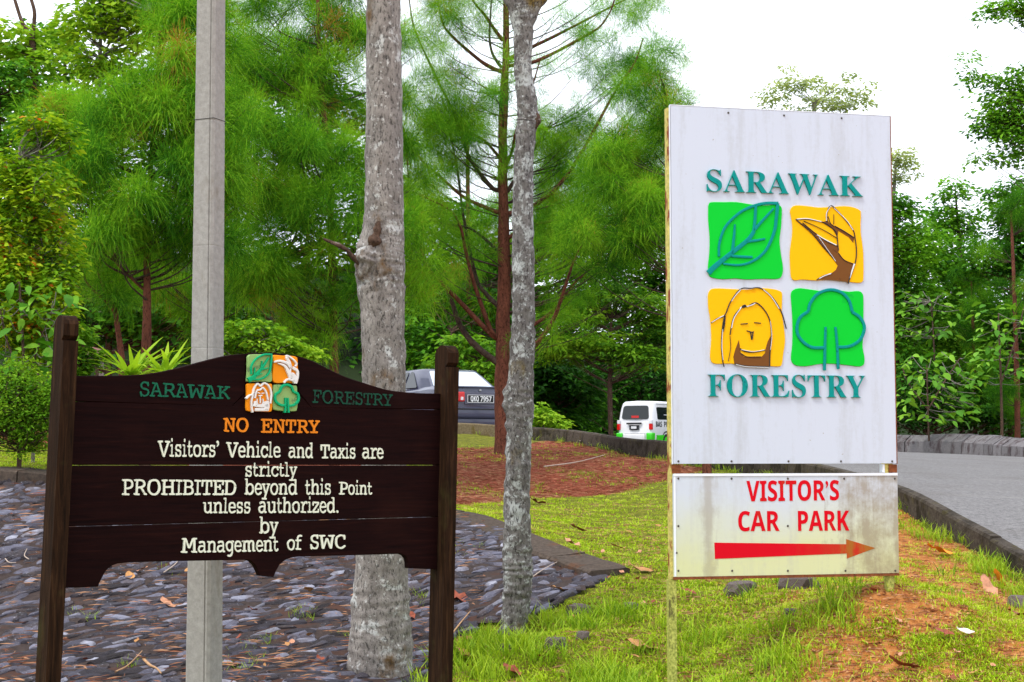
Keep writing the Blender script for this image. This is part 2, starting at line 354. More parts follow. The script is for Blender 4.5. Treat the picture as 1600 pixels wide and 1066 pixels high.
for x, y, z in [(0, 0, -1.6), (-1.6, 5.5, -1.5), (-.3, 6.5, -1.45), (3, 3, -1.5), (-4, 3, -1.7), (2.2, 5.5, -1.25), (6, 5, -1.1), (-8, 6, -1.6), (-6, 16, .05), (-10, 14, .05), (-8, 22, .2), (-3, 20, .02), (-14, 30, .4),
                (-6, 36, .45), (0, 46, .3), (-30, 45, .5), (12, 45, 0), (30, 50, -.3), (0, 110, .2), (-90, 110, .5), (90, 110, 0), (-90, 0, -1), (90, 0, -1.6), (0, -60, -1.8), (20, 26, -.35), (-25, 10, -.5), (25, 10, -1)]:
    GP.append(np.array([x, y, z + EYE]))
RP = [k - np.array([0, 0, .07]) for k in K3[::4]]
for x, y, z in [(-.6, 29, .19), (-1.5, 31, .26), (-8, 33, .42), (-25, 35, .45), (5.2, 65, .05), (6, 95, .1), (9.4, 37.5, -.05), (10.6, 34, -.13), (11.5, 31, -.19), (12, 20, -.5), (8, 13, -.66), (20, 24, -.4), (2, 33, .22), (25, 8, -.9), (6, 9, -.85)]:
    RP.append(np.array([x, y, z + EYE]))
class TPS:
    def __init__(s, P, lam=.002):
        P = np.array(P); s.c = P[:, :2]; n = len(P)
        K = s.k(np.linalg.norm(s.c[:, None] - s.c[None], axis=2)) + lam * np.eye(n); A = np.hstack([np.ones((n, 1)), s.c])
        s.w = np.linalg.solve(np.block([[K, A], [A.T, np.zeros((3, 3))]]), np.concatenate([P[:, 2], np.zeros(3)]))
    def k(s, r): return r * 1.0            # linear kernel: no overshoot
    def __call__(s, X, Y):
        X, Y = np.broadcast_arrays(np.asarray(X, float), np.asarray(Y, float)); sh = X.shape; Q = np.stack([X.ravel(), Y.ravel()], 1); out = np.empty(len(Q))
        for i in range(0, len(Q), 20000):
            q = Q[i:i + 20000]; out[i:i + 20000] = s.k(np.linalg.norm(q[:, None] - s.c[None], axis=2)) @ s.w[:-3] + s.w[-3] + q @ s.w[-2:]
        return out.reshape(sh)
G0 = TPS(GP); R0 = TPS(RP)
def bumps(X, Y):
    return .018 * np.sin(X * 3.1 + 1.3 * np.sin(Y * 1.7)) * np.sin(Y * 2.3 + X) + .01 * np.sin(X * 7.7 + Y * 5.1) * np.sin(Y * 8.3 - X * 3.)
def G(X, Y):
    X, Y = np.broadcast_arrays(np.asarray(X, float), np.asarray(Y, float))
    return G0(X, Y) + bumps(X, Y)
def px_ground(x, y, D0=6.5, D1=40):
    r = ray(x, y); r = r / r[1]; Ds = np.linspace(D0, D1, 600); d = (r[2] * Ds + EYE) - G(r[0] * Ds, Ds)
    i = np.argmax(d < 0) if (d < 0).any() else len(Ds) - 1
    D = Ds[max(i - 1, 0)]; return np.array([r[0] * D, D, float(G(r[0] * D, D))])
def inpoly(X, Y, poly):
    poly = np.asarray(poly); X = np.asarray(X, float); Y = np.asarray(Y, float); ins = np.zeros(X.shape, bool); n = len(poly)
    for i in range(n):
        x1, y1 = poly[i][:2]; x2, y2 = poly[(i + 1) % n][:2]
        c = ((y1 > Y) != (y2 > Y)) & (X < (x2 - x1) * (Y - y1) / (y2 - y1 + 1e-12) + x1); ins ^= c
    return ins
def segdist(X, Y, L):
    X = np.asarray(X, float); Y = np.asarray(Y, float); best = np.full(X.shape, 1e9); bx = X.copy(); by = Y.copy(); bi = np.zeros(X.shape)
    for i in range(len(L) - 1):
        a, b = L[i][:2], L[i + 1][:2]; d = b - a; t = np.clip(((X - a[0]) * d[0] + (Y - a[1]) * d[1]) / (d @ d), 0, 1)
        px, py = a[0] + t * d[0], a[1] + t * d[1]; q = np.hypot(X - px, Y - py); k = q < best
        best = np.where(k, q, best); bx = np.where(k, px, bx); by = np.where(k, py, by); bi = np.where(k, i + t, bi)
    return best, bx, by, bi
ROADPOLY = [tuple(p) for p in KP] + [(-22, 36.2), (-8, 36.2), (1.5, 36.2), (3, 45), (3.2, 96), (10, 96), (9, 60), (9.3, 38.3), (10.9, 34.6), (12.4, 31.4), (15.5, 27), (30, 20), (30, 4), (6, 4)]
# litter mound and stone pitching outlines in plan
LITTER = [px_ground(*p)[:2] for p in [(690, 700), (760, 700), (830, 693), (900, 690), (960, 700), (1060, 722), (1110, 735), (1060, 748), (960, 772), (870, 778), (790, 782), (690, 790)]]
EDGE = catmull(np.array([px_ground(*p) for p in [(-420, 735), (-200, 737), (0, 741), (200, 757), (400, 775), (560, 789), (712, 808), (765, 826), (840, 856), (915, 884), (962, 900)]]), 5)
STONEPOLY = [tuple(p[:2]) for p in EDGE] + [tuple(px_ground(*p)[:2]) for p in [(930, 925), (860, 955), (810, 975), (740, 985), (705, 1000), (670, 1040)]] + [(-.5, 7.9), (-1.0, 7.4), (-2.2, 7.3), (-3.5, 7.0), (-6.5, 7.2), (-7, 12.2)]

def spaced(a, b, dens, far0, far1, n=16):
    mid = np.arange(a, b, dens); k = np.geomspace(dens, 1, n)
    lo = a - np.geomspace(dens, a - far0, n)[::-1]; hi = mid[-1] + np.geomspace(dens, far1 - mid[-1], n); return np.concatenate([lo, mid, hi])
def ground():
    xs = spaced(-9, 9, .11, -600, 600, 26); ys = spaced(5, 30, .11, -80, 1100, 26)
    X, Y = np.meshgrid(xs, ys); Z = G(X, Y)
    Z = np.where(np.hypot(X, Y - 20) > 110, np.clip(Z, 0, 3), Z)
    far = np.clip((Y - 62) / 26, 0, 1) * np.where(X < 2, 10.5, 8.5); cor = (X > 1) & (X < 12); far = np.where(cor, np.clip((Y - 98) / 15, 0, 1) * 8, far)  # hill added behind the trees as a dark backing against the white sky
    Z = Z + far + np.clip((-X - 16) / 10, 0, 1) * 2.5 * (Y > 8) + np.clip((X - 32) / 10, 0, 1) * 2.
    ins = inpoly(X, Y, ROADPOLY); Z = np.where(ins, np.minimum(Z, R0(X, Y) - .25), Z)
    nz = np.random.default_rng(3).normal(size=Z.shape) * .006; Z = Z + nz
    d, _, _, _ = segdist(X, Y, np.array(LITTER + LITTER[:1])); li = inpoly(X, Y, LITTER); lit = np.clip(.5 + np.where(li, d, -d) * 1.2, 0, 1)
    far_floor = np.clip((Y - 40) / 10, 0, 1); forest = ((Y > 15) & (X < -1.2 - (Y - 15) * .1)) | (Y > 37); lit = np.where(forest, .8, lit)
    # turf: dense lawn in the middle, bare soil to the lower right
    sx = 800 + F * X / np.maximum(Y, 1); bare = np.clip((X - (.7 + .16 * (Y - 6.5))) / .8, 0, 1)
    turf = np.where(Y < 14.5, .95 - .75 * bare, .95)
    V = np.stack([X, Y, Z], -1).reshape(-1, 3); ny, nx = X.shape
    i = np.arange(ny - 1)[:, None] * nx; j = np.arange(nx - 1)[None]
    Fc = np.stack([i + j, i + j + 1, i + nx + j + 1, i + nx + j], -1).reshape(-1, 4)
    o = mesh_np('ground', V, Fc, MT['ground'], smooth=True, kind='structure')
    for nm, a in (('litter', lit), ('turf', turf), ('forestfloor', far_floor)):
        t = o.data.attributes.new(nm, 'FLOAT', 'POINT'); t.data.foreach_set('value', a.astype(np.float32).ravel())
    tag(o, 'grassy bank with bare orange soil and pine litter below the road')
ground()
def road():
    xs = np.arange(-24, 31, .45); ys = np.arange(4, 97, .45); X, Y = np.meshgrid(xs, ys); X = X.copy(); Y = Y.copy(); ins = inpoly(X, Y, ROADPOLY)
    ny, nx = X.shape; c = ins[:-1, :-1] | ins[1:, :-1] | ins[:-1, 1:] | ins[1:, 1:]
    PL = np.array(ROADPOLY + ROADPOLY[:1]); _, bx, by, _ = segdist(X, Y, PL); X = np.where(ins, X, bx); Y = np.where(ins, Y, by)
    V = np.stack([X, Y, R0(X, Y)], -1).reshape(-1, 3); jj, ii = np.nonzero(c); b = jj * nx + ii
    Fc = np.stack([b, b + 1, b + nx + 1, b + nx], 1); used = np.unique(Fc); mp = np.zeros(len(V), int); mp[used] = np.arange(len(used))
    o = mesh_np('road', V[used], mp[Fc], MT['road'], smooth=True, kind='structure'); tag(o, 'grey asphalt road curving up behind the white sign')
road()
# kerb: separate cast lengths, each a part
kerb = empty('kerb', (K3[30][0], K3[30][1], K3[30][2]), 'stained concrete kerb curving along the edge of the road', kind='structure')
def kerbs():
    # resample by arc length
    s = np.concatenate([[0], np.cumsum(np.linalg.norm(np.diff(K3[:, :2], axis=0), axis=1))]); pos = 0.; g = np.random.default_rng(5)
    n = 0
    while pos < s[-1] - .5:
        ln = 3.1; q = np.linspace(pos + .006, min(pos + ln - .006, s[-1]), 10); pos += ln
        P = np.stack([np.interp(q, s, K3[:, k]) for k in range(3)], 1); P[:, 2] += g.normal() * .008; T = np.gradient(P[:, :2], axis=0); T /= np.linalg.norm(T, axis=1)[:, None]
        Nn = np.stack([T[:, 1], -T[:, 0]], 1)        # towards the road or away
        if not inpoly(*(P[2, :2] + Nn[2] * .3), ROADPOLY): Nn = -Nn
        prof = [(-.02, -.55), (0, -.02), (.015, 0), (.09, .003), (.11, -.02), (.12, -.5)]; V = []
        for p, m_ in zip(P, Nn):
            for a, b in prof: V.append((p[0] + m_[0] * a, p[1] + m_[1] * a, p[2] + b + g.normal() * .002))
        k = len(prof); Fc = []
        for i in range(9):
            for j in range(k - 1): Fc.append((i * k + j, i * k + j + 1, (i + 1) * k + j + 1, (i + 1) * k + j))
        Fc += [tuple(range(k))[::-1], tuple(range(9 * k, 10 * k))]
        mesh('kerb_stone', V, Fc, MT['kerb_end'] if -2.6 < P[:, 0].mean() < .3 and P[0, 1] > 26 else MT['kerb'], kerb); n += 1
kerbs()
# low barrier of sloping blocks across the road
BL = [at(1395, 706, 38.2), at(1470, 706.5, 37), at(1540, 710, 35), at(1600, 715.5, 32.8), at(1680, 722, 30.5)]
def barrier():
    P = catmull(BL, 8); s = np.concatenate([[0], np.cumsum(np.linalg.norm(np.diff(P, axis=0), axis=1))]); g = np.random.default_rng(2)
    root = empty('road_barrier', P[0], 'low barrier of dark chamfered concrete blocks along the far side of the road', 'barrier')
    pos = 0
    while pos < s[-1] - .3:
        ln = g.uniform(.50, .74); a = np.array([np.interp(pos + .022, s, P[:, k]) for k in range(3)]); b = np.array([np.interp(pos + ln - .022, s, P[:, k]) for k in range(3)]); pos += ln
        t = (b - a)[:2]; t /= np.linalg.norm(t); n_ = np.array([t[1], -t[0]]); n_ = n_ * (1 if n_[1] < 0 else -1); h = .42 + g.normal() * .02; V = []
        for p in (a, b):
            for o_, z in ((.30, -.2), (.26, h * .60), (.02, h), (-.18, h), (-.18, -.2)): V.append((p[0] + n_[0] * o_, p[1] + n_[1] * o_, p[2] + z + g.normal() * .006))
        mesh('block', V, [(0, 1, 6, 5), (1, 2, 7, 6), (2, 3, 8, 7), (3, 4, 9, 8), (4, 3, 2, 1, 0), (5, 6, 7, 8, 9)], MT['block'], root)
barrier()

# ---------------------------------------------------------------- stone pitching
def slab(seed):
    g = np.random.default_rng(seed); n = 7; th = np.linspace(0, 2 * np.pi, n, endpoint=False) + g.uniform(-.25, .25, n); r = g.uniform(.75, 1.15, n)
    x, y = r * np.cos(th), r * np.sin(th); top = .8 + g.uniform(-.35, .3, n); V = [(0.1 * g.normal(), .1 * g.normal(), 1. + .15 * g.normal())]
    V += list(zip(x * .84, y * .84, top)) + list(zip(x, y, top - .45)) + list(zip(x * 1.03, y * 1.03, np.full(n, -1.)))
    Fc = [(0, 1 + i, 1 + (i + 1) % n, 0) for i in range(n)]; Q = []
    for i in range(n):
        j = (i + 1) % n; Q += [(1 + i, 1 + n + i, 1 + n + j, 1 + j), (1 + n + i, 1 + 2 * n + i, 1 + 2 * n + j, 1 + n + j)]
    tri = [(0, 1 + i, 1 + (i + 1) % n) for i in range(n)]
    return np.array(V), tri, Q
def stones():
    root = bpy.data.objects.new('stone_slope', None)
    # mortar sheet just above the ground
    xs = np.arange(-7.2, 1.4, .12); ys = np.arange(6.8, 13.4, .12); X, Y = np.meshgrid(xs, ys); ins = inpoly(X, Y, STONEPOLY)
    ny, nx = X.shape; c = ins[:-1, :-1] & ins[1:, :-1] & ins[:-1, 1:] & ins[1:, 1:]; V = np.stack([X, Y, G(X, Y) + .026], -1).reshape(-1, 3)
    jj, ii = np.nonzero(c); b = jj * nx + ii; Fc = np.stack([b, b + 1, b + nx + 1, b + nx], 1); used = np.unique(Fc); mp = np.zeros(len(V), int); mp[used] = np.arange(len(used))
    root = mesh_np('stone_slope', V[used], mp[Fc], MT['mortar'], kind='structure'); tag(root, 'stone pitched bank of dark slate pieces sloping down below the grass')
    g = np.random.default_rng(11); a = math.radians(43); ca, sa = math.cos(a), math.sin(a)
    du, dv = .185, .043; u, v = np.meshgrid(np.arange(-9, 16, du), np.arange(0, 18, dv)); u = u + (np.arange(u.shape[0])[:, None] % 2) * du * .5
    u = u + g.normal(size=u.shape) * .03; v = v + g.normal(size=u.shape) * .014; x = u * ca - v * sa; y = u * sa + v * ca; k = inpoly(x, y, STONEPOLY); x, y = x[k], y[k]
    k = g.uniform(size=len(x)) > .05; x, y = x[k], y[k]
    N = len(x); z = G(x, y); e = .05; gx = (G(x + e, y) - z) / e; gy = (G(x, y + e) - z) / e
    L = g.uniform(.045, .135, N) * np.where(g.uniform(size=N) < .08, 1.4, 1); Wd = g.uniform(.017, .034, N) * np.where(g.uniform(size=N) < .15, 1.5, 1); H = g.uniform(.010, .024, N)
    yaw = a + g.normal(size=N) * .30; tilt = g.normal(size=N) * .20 + .30; slope = np.arctan2(np.hypot(gx, gy), 1)
    R = np.empty((N, 3, 3))
    for i in range(N):
        nrm = Vector((-gx[i], -gy[i], 1)).normalized(); q = Vector((0, 0, 1)).rotation_difference(nrm).to_matrix(); R[i] = np.array(q @ Matrix.Rotation(yaw[i], 3, 'Z') @ Matrix.Rotation(tilt[i], 3, 'X'))
    P = np.stack([x, y, z + .020], 1); px = 800 + F * x / y; vis = (px > -30) & (px < 1000) & (y > 7.6)
    score = np.where(vis, L / y, 0); order = np.argsort(-score); big = order[:300]; rest = order[300:]
    tm = [slab(s) for s in range(10)]; ms = []
    for V, tri, Q in tm:
        me = bpy.data.meshes.new('stone'); me.from_pydata(V.tolist(), [], tri + Q); me.materials.append(MT['stone']); ms.append(me)
    for n_, i in enumerate(big):
        o = bpy.data.objects.new('stone', ms[n_ % 10]); COL.objects.link(o); o.parent = root; M4 = Matrix(R[i].tolist()).to_4x4(); M4.translation = Vector(P[i]); o.matrix_local = M4 @ Matrix.Diagonal((L[i], Wd[i], H[i], 1))
    parts = []
    for t in range(10):
        V, tri, Q = tm[t]; idx = rest[t::10]; T3 = np.array(tri + [(q[0], q[1], q[2]) for q in Q] + [(q[0], q[2], q[3]) for q in Q])
        parts.append(scatter(V, T3, P[idx], R[idx], np.stack([L[idx], Wd[idx], H[idx]], 1)))
    Vv, Ff, _ = merge(parts); o = mesh_np('small_stones', Vv, Ff, MT['stone'], root, kind='stuff')
stones()
def edging():
    i0 = 18; P = EDGE; root = empty('edging', P[-1], 'dark concrete edging strip between lawn and stone slope', kind='structure'); g = np.random.default_rng(4)
    s = np.concatenate([[0], np.cumsum(np.linalg.norm(np.diff(P, axis=0), axis=1))]); pos = 0
    while pos < s[-1] - .2:
        q = np.linspace(pos + .006, min(pos + .9, s[-1]) - .006, 6); pos += .9; C = np.stack([np.interp(q, s, P[:, k]) for k in range(3)], 1)
        T = np.gradient(C[:, :2], axis=0); T /= np.linalg.norm(T, axis=1)[:, None]; Nn = np.stack([-T[:, 1], T[:, 0]], 1); V = []
        for c, n_ in zip(C, Nn):
            z0 = c[2] + .03
            for a, b in ((-.22, -.2), (-.21, .0), (-.19, .015), (.10, .03), (.12, .01), (.12, -.2)): V.append((c[0] + n_[0] * a, c[1] + n_[1] * a, z0 + b + g.normal() * .004))
        Fc = [(i * 6 + j, (i + 1) * 6 + j, (i + 1) * 6 + j + 1, i * 6 + j + 1) for i in range(5) for j in range(5)] + [tuple(range(6)), tuple(range(30, 36))[::-1]]
        mesh('edging_slab', V, Fc, MT['cap'], root)
edging()
# ---------------------------------------------------------------- sign planes
class Plane:
    def __init__(s, o, th, t, r):
        s.O = np.array(o) + np.array([0, 0, EYE]); U = np.array([math.cos(th), math.sin(th), 0]); N = np.array([math.sin(th), -math.cos(th), 0]); W = np.array([0, 0, 1.])
        W2 = math.cos(t) * W + math.sin(t) * N; s.U = math.cos(r) * U - math.sin(r) * W2; s.W = math.cos(r) * W2 + math.sin(r) * U; s.N = np.cross(s.U, s.W); 
        if s.N @ N < 0: s.N = -s.N
    def loc(s, p, n=0.):
        r = ray(*p); o = np.array([0, 0, EYE]); O = s.O + s.N * n; t = ((O - o) @ s.N) / (r @ s.N); q = o + r * t - O; return np.array([q @ s.U, q @ s.W])
    def pt(s, u, w, n=0.): return s.O + s.U * u + s.W * w + s.N * n
PW = Plane((.8102, 7.7511, -.6347), .2134, -.0038, .0003)
PD = Plane((-1.6964, 5.8584, -.5193), .6337, -.0027, .0057)
def pm(pl, name, L, Fc, mat, parent, smooth=False):
    """mesh from (u,w,n) points, built in a frame aligned with the sign so grain follows it"""
    L = np.asarray(L, float); me = bpy.data.meshes.new(name); me.from_pydata([(a, -c, b) for a, b, c in L], [], Fc); me.update()
    if smooth: me.polygons.foreach_set('use_smooth', [True] * len(me.polygons))
    o = link(name, me, mat, parent)
    B = Matrix(((pl.U[0], -pl.N[0], pl.W[0], pl.O[0]), (pl.U[1], -pl.N[1], pl.W[1], pl.O[1]), (pl.U[2], -pl.N[2], pl.W[2], pl.O[2]), (0, 0, 0, 1)))
    o.matrix_basis = PARW[parent.name].inverted() @ B if parent is not None and parent.name in PARW else B
    PARW[o.name] = B
    return o
PARW = {}
def regroot(o): PARW[o.name] = Matrix.Translation(o.location); return o
def poly(pl, name, px, n0, n1, mat, parent, uv=False, chamfer=0.0):
    """prism whose outline is given as photo pixels lying on the sign face (or u,w when uv)"""
    Q = np.array([p if uv else pl.loc(p) for p in px]); k = len(Q); ar = np.sum(Q[:, 0] * np.roll(Q[:, 1], -1) - np.roll(Q[:, 0], -1) * Q[:, 1])
    if ar < 0: Q = Q[::-1]
    if chamfer:
        e = np.roll(Q, -1, 0) - np.roll(Q, 1, 0); e /= np.linalg.norm(e, axis=1)[:, None] + 1e-9; I = Q + np.stack([-e[:, 1], e[:, 0]], 1) * chamfer
        L = [(a, b, n1) for a, b in I] + [(a, b, n1 - chamfer) for a, b in Q] + [(a, b, n0) for a, b in Q]
        Fc = [tuple(range(k))] + [(i, k + i, k + (i + 1) % k, (i + 1) % k) for i in range(k)] + [(k + i, 2 * k + i, 2 * k + (i + 1) % k, k + (i + 1) % k) for i in range(k)] + [tuple(range(2 * k, 3 * k))[::-1]]
    else:
        L = [(a, b, n1) for a, b in Q] + [(a, b, n0) for a, b in Q]; Fc = [tuple(range(k)), tuple(range(k, 2 * k))[::-1]] + [(i, k + i, k + (i + 1) % k, (i + 1) % k) for i in range(k)]
    return pm(pl, name, L, Fc, mat, parent)
def strokes(pl, name, lines, n0, n1, mat, parent, org=(0, 0), sc=1.0):
    """raised rounded strips; lines = [(points, width_px, closed?)] in zoomed pixels"""
    if name == 'peeled_edge' and len(lines) > 1:
        for ln in lines: strokes(pl, name, [ln], n0, n1, mat, parent, org, sc)
        return
    L, Fc = [], []
    for ln in lines:
        pts, wd = ln[0], ln[1]; wd2 = ln[2] if len(ln) > 2 else wd
        Q = np.array([pl.loc((org[0] + p[0] / sc, org[1] + p[1] / sc)) for p in pts]); Q = catmull(Q, 6) if len(Q) > 2 else Q
        one = np.linalg.norm(pl.loc((org[0] + pts[0][0] / sc + 10, org[1] + pts[0][1] / sc)) - Q[0]) / 10 / sc
        T = np.gradient(Q, axis=0); T /= np.linalg.norm(T, axis=1)[:, None] + 1e-9; Nn = np.stack([-T[:, 1], T[:, 0]], 1); h = np.linspace(wd, wd2, len(Q))[:, None] * one / 2
        b = len(L)
        for q, n_, hh in zip(Q, Nn, h):
            for a, z in ((-1, n0), (-1, n1 - .001), (-.55, n1), (.55, n1), (1, n1 - .001), (1, n0)): L.append((q[0] + n_[0] * hh[0] * a, q[1] + n_[1] * hh[0] * a, z))
        m = len(Q)
        for i in range(m - 1):
            for j in range(5): Fc.append((b + i * 6 + j, b + (i + 1) * 6 + j, b + (i + 1) * 6 + j + 1, b + i * 6 + j + 1))
        Fc += [tuple(b + j for j in range(6)), tuple(b + (m - 1) * 6 + j for j in range(6))[::-1]]
    return pm(pl, name, L, Fc, mat, parent)
def serif(s): return ''.join(chr(0x1D400 + ord(c) - 65) if 'A' <= c <= 'Z' else chr(0x1D41A + ord(c) - 97) if 'a' <= c <= 'z' else '\u2019' if c == "'" else c for c in s)
def sans(s): return ''.join(chr(0x1D5D4 + ord(c) - 65) if 'A' <= c <= 'Z' else chr(0x1D7EC + ord(c) - 48) if '0' <= c <= '9' else '\u2019' if c == "'" else c for c in s)
_tx = {}
def text_geo(s, off=0., spacing=1.):
    k = (s, off, spacing)
    if k not in _tx:
        c = bpy.data.curves.new('t', 'FONT'); c.body = s; c.size = 1; c.offset = off; c.extrude = .5; c.resolution_u = 3; c.space_character = spacing
        o = bpy.data.objects.new('t', c); COL.objects.link(o); bpy.context.view_layer.update()
        me = bpy.data.meshes.new_from_object(o.evaluated_get(bpy.context.evaluated_depsgraph_get())); V = np.empty(len(me.vertices) * 3); me.vertices.foreach_get('co', V); V = V.reshape(-1, 3)
        Fc = [tuple(p.vertices) for p in me.polygons]; bpy.data.objects.remove(o); bpy.data.curves.remove(c); bpy.data.meshes.remove(me); _tx[k] = (V, Fc)
    return _tx[k]
def slab_geo(word, off):
    """even-stroked slab letters set at proportional widths"""
    k = ('slab', word, off)
    if k in _tx: return _tx[k]
    V, Fc = [], []
    for i, ch in enumerate(word):
        A = text_geo(serif(word[:i + 1]))[0][:, 0].max(); o1 = text_geo(serif(ch))[0][:, 0]; w1 = o1.max() - o1.min()
        mono = chr(0x1D670 + ord(ch) - 65) if 'A' <= ch <= 'Z' else chr(0x1D68A + ord(ch) - 97) if 'a' <= ch <= 'z' else None
        Vg, Fg = text_geo(mono, off) if mono else text_geo(serif(ch)); a, b = Vg[:, 0].min(), Vg[:, 0].max(); Q = Vg.copy(); Q[:, 0] = A - w1 + (Vg[:, 0] - a) / (b - a) * w1
        if mono: Q[:, 1] *= .69 / .62
        n = sum(len(v) for v in V); V.append(Q); Fc += [tuple(j + n for j in f) for f in Fg]
    _tx[k] = (np.concatenate(V), Fc); return _tx[k]
def words(pl, name, items, mat, parent, n0, n1, style=serif, off=0., wob=0., spacing=1., seed=1):
    """items = [(word, x0, x1, baseline y at x0, baseline y at x1, cap height at x0, at x1)]; every word is a part of its own"""
    slab = style == 'slab'; H = slab_geo('H', off)[0][:, 1].max() if slab else text_geo(style('H'), off)[0][:, 1].max()
    for wd, x0, x1, y0, y1, c0, c1 in items:
        V, Fs = slab_geo(wd, off) if slab else text_geo(style(wd), off, spacing); a, b = V[:, 0].min(), V[:, 0].max(); A, B = pl.loc((x0, y0)), pl.loc((x1, y1)); hA = pl.loc((x0, y0 - c0))[1] - A[1]; hB = pl.loc((x1, y1 - c1))[1] - B[1]
        t = (V[:, 0] - a) / (b - a); u = A[0] + t * (B[0] - A[0]); w_ = A[1] + t * (B[1] - A[1]) + V[:, 1] / H * (hA + (hB - hA) * t)
        if wob: u = u + wob * np.sin(w_ * 190 + u * 70); w_ = w_ + wob * np.sin(u * 160 + w_ * 60)
        pm(pl, name, list(zip(u, w_, np.where(V[:, 2] > 0, n1, n0))), Fs, mat, parent)
def rim(pts, org, sc): return [(org[0] + x / sc, org[1] + y / sc) for x, y in pts]
def screwgeo(pl, pos, r, n0, n1):
    L, Fc = [], []
    for p in pos:
        q = pl.loc(p); b = len(L)
        for k in range(8): L.append((q[0] + r * math.cos(k * .785), q[1] + r * math.sin(k * .785), n0))
        for k in range(8): L.append((q[0] + .6 * r * math.cos(k * .785), q[1] + .6 * r * math.sin(k * .785), n1))
        Fc.append(tuple(range(b + 8, b + 16))); Fc += [(b + k, b + (k + 1) % 8, b + 8 + (k + 1) % 8, b + 8 + k) for k in range(8)]
    return L, Fc

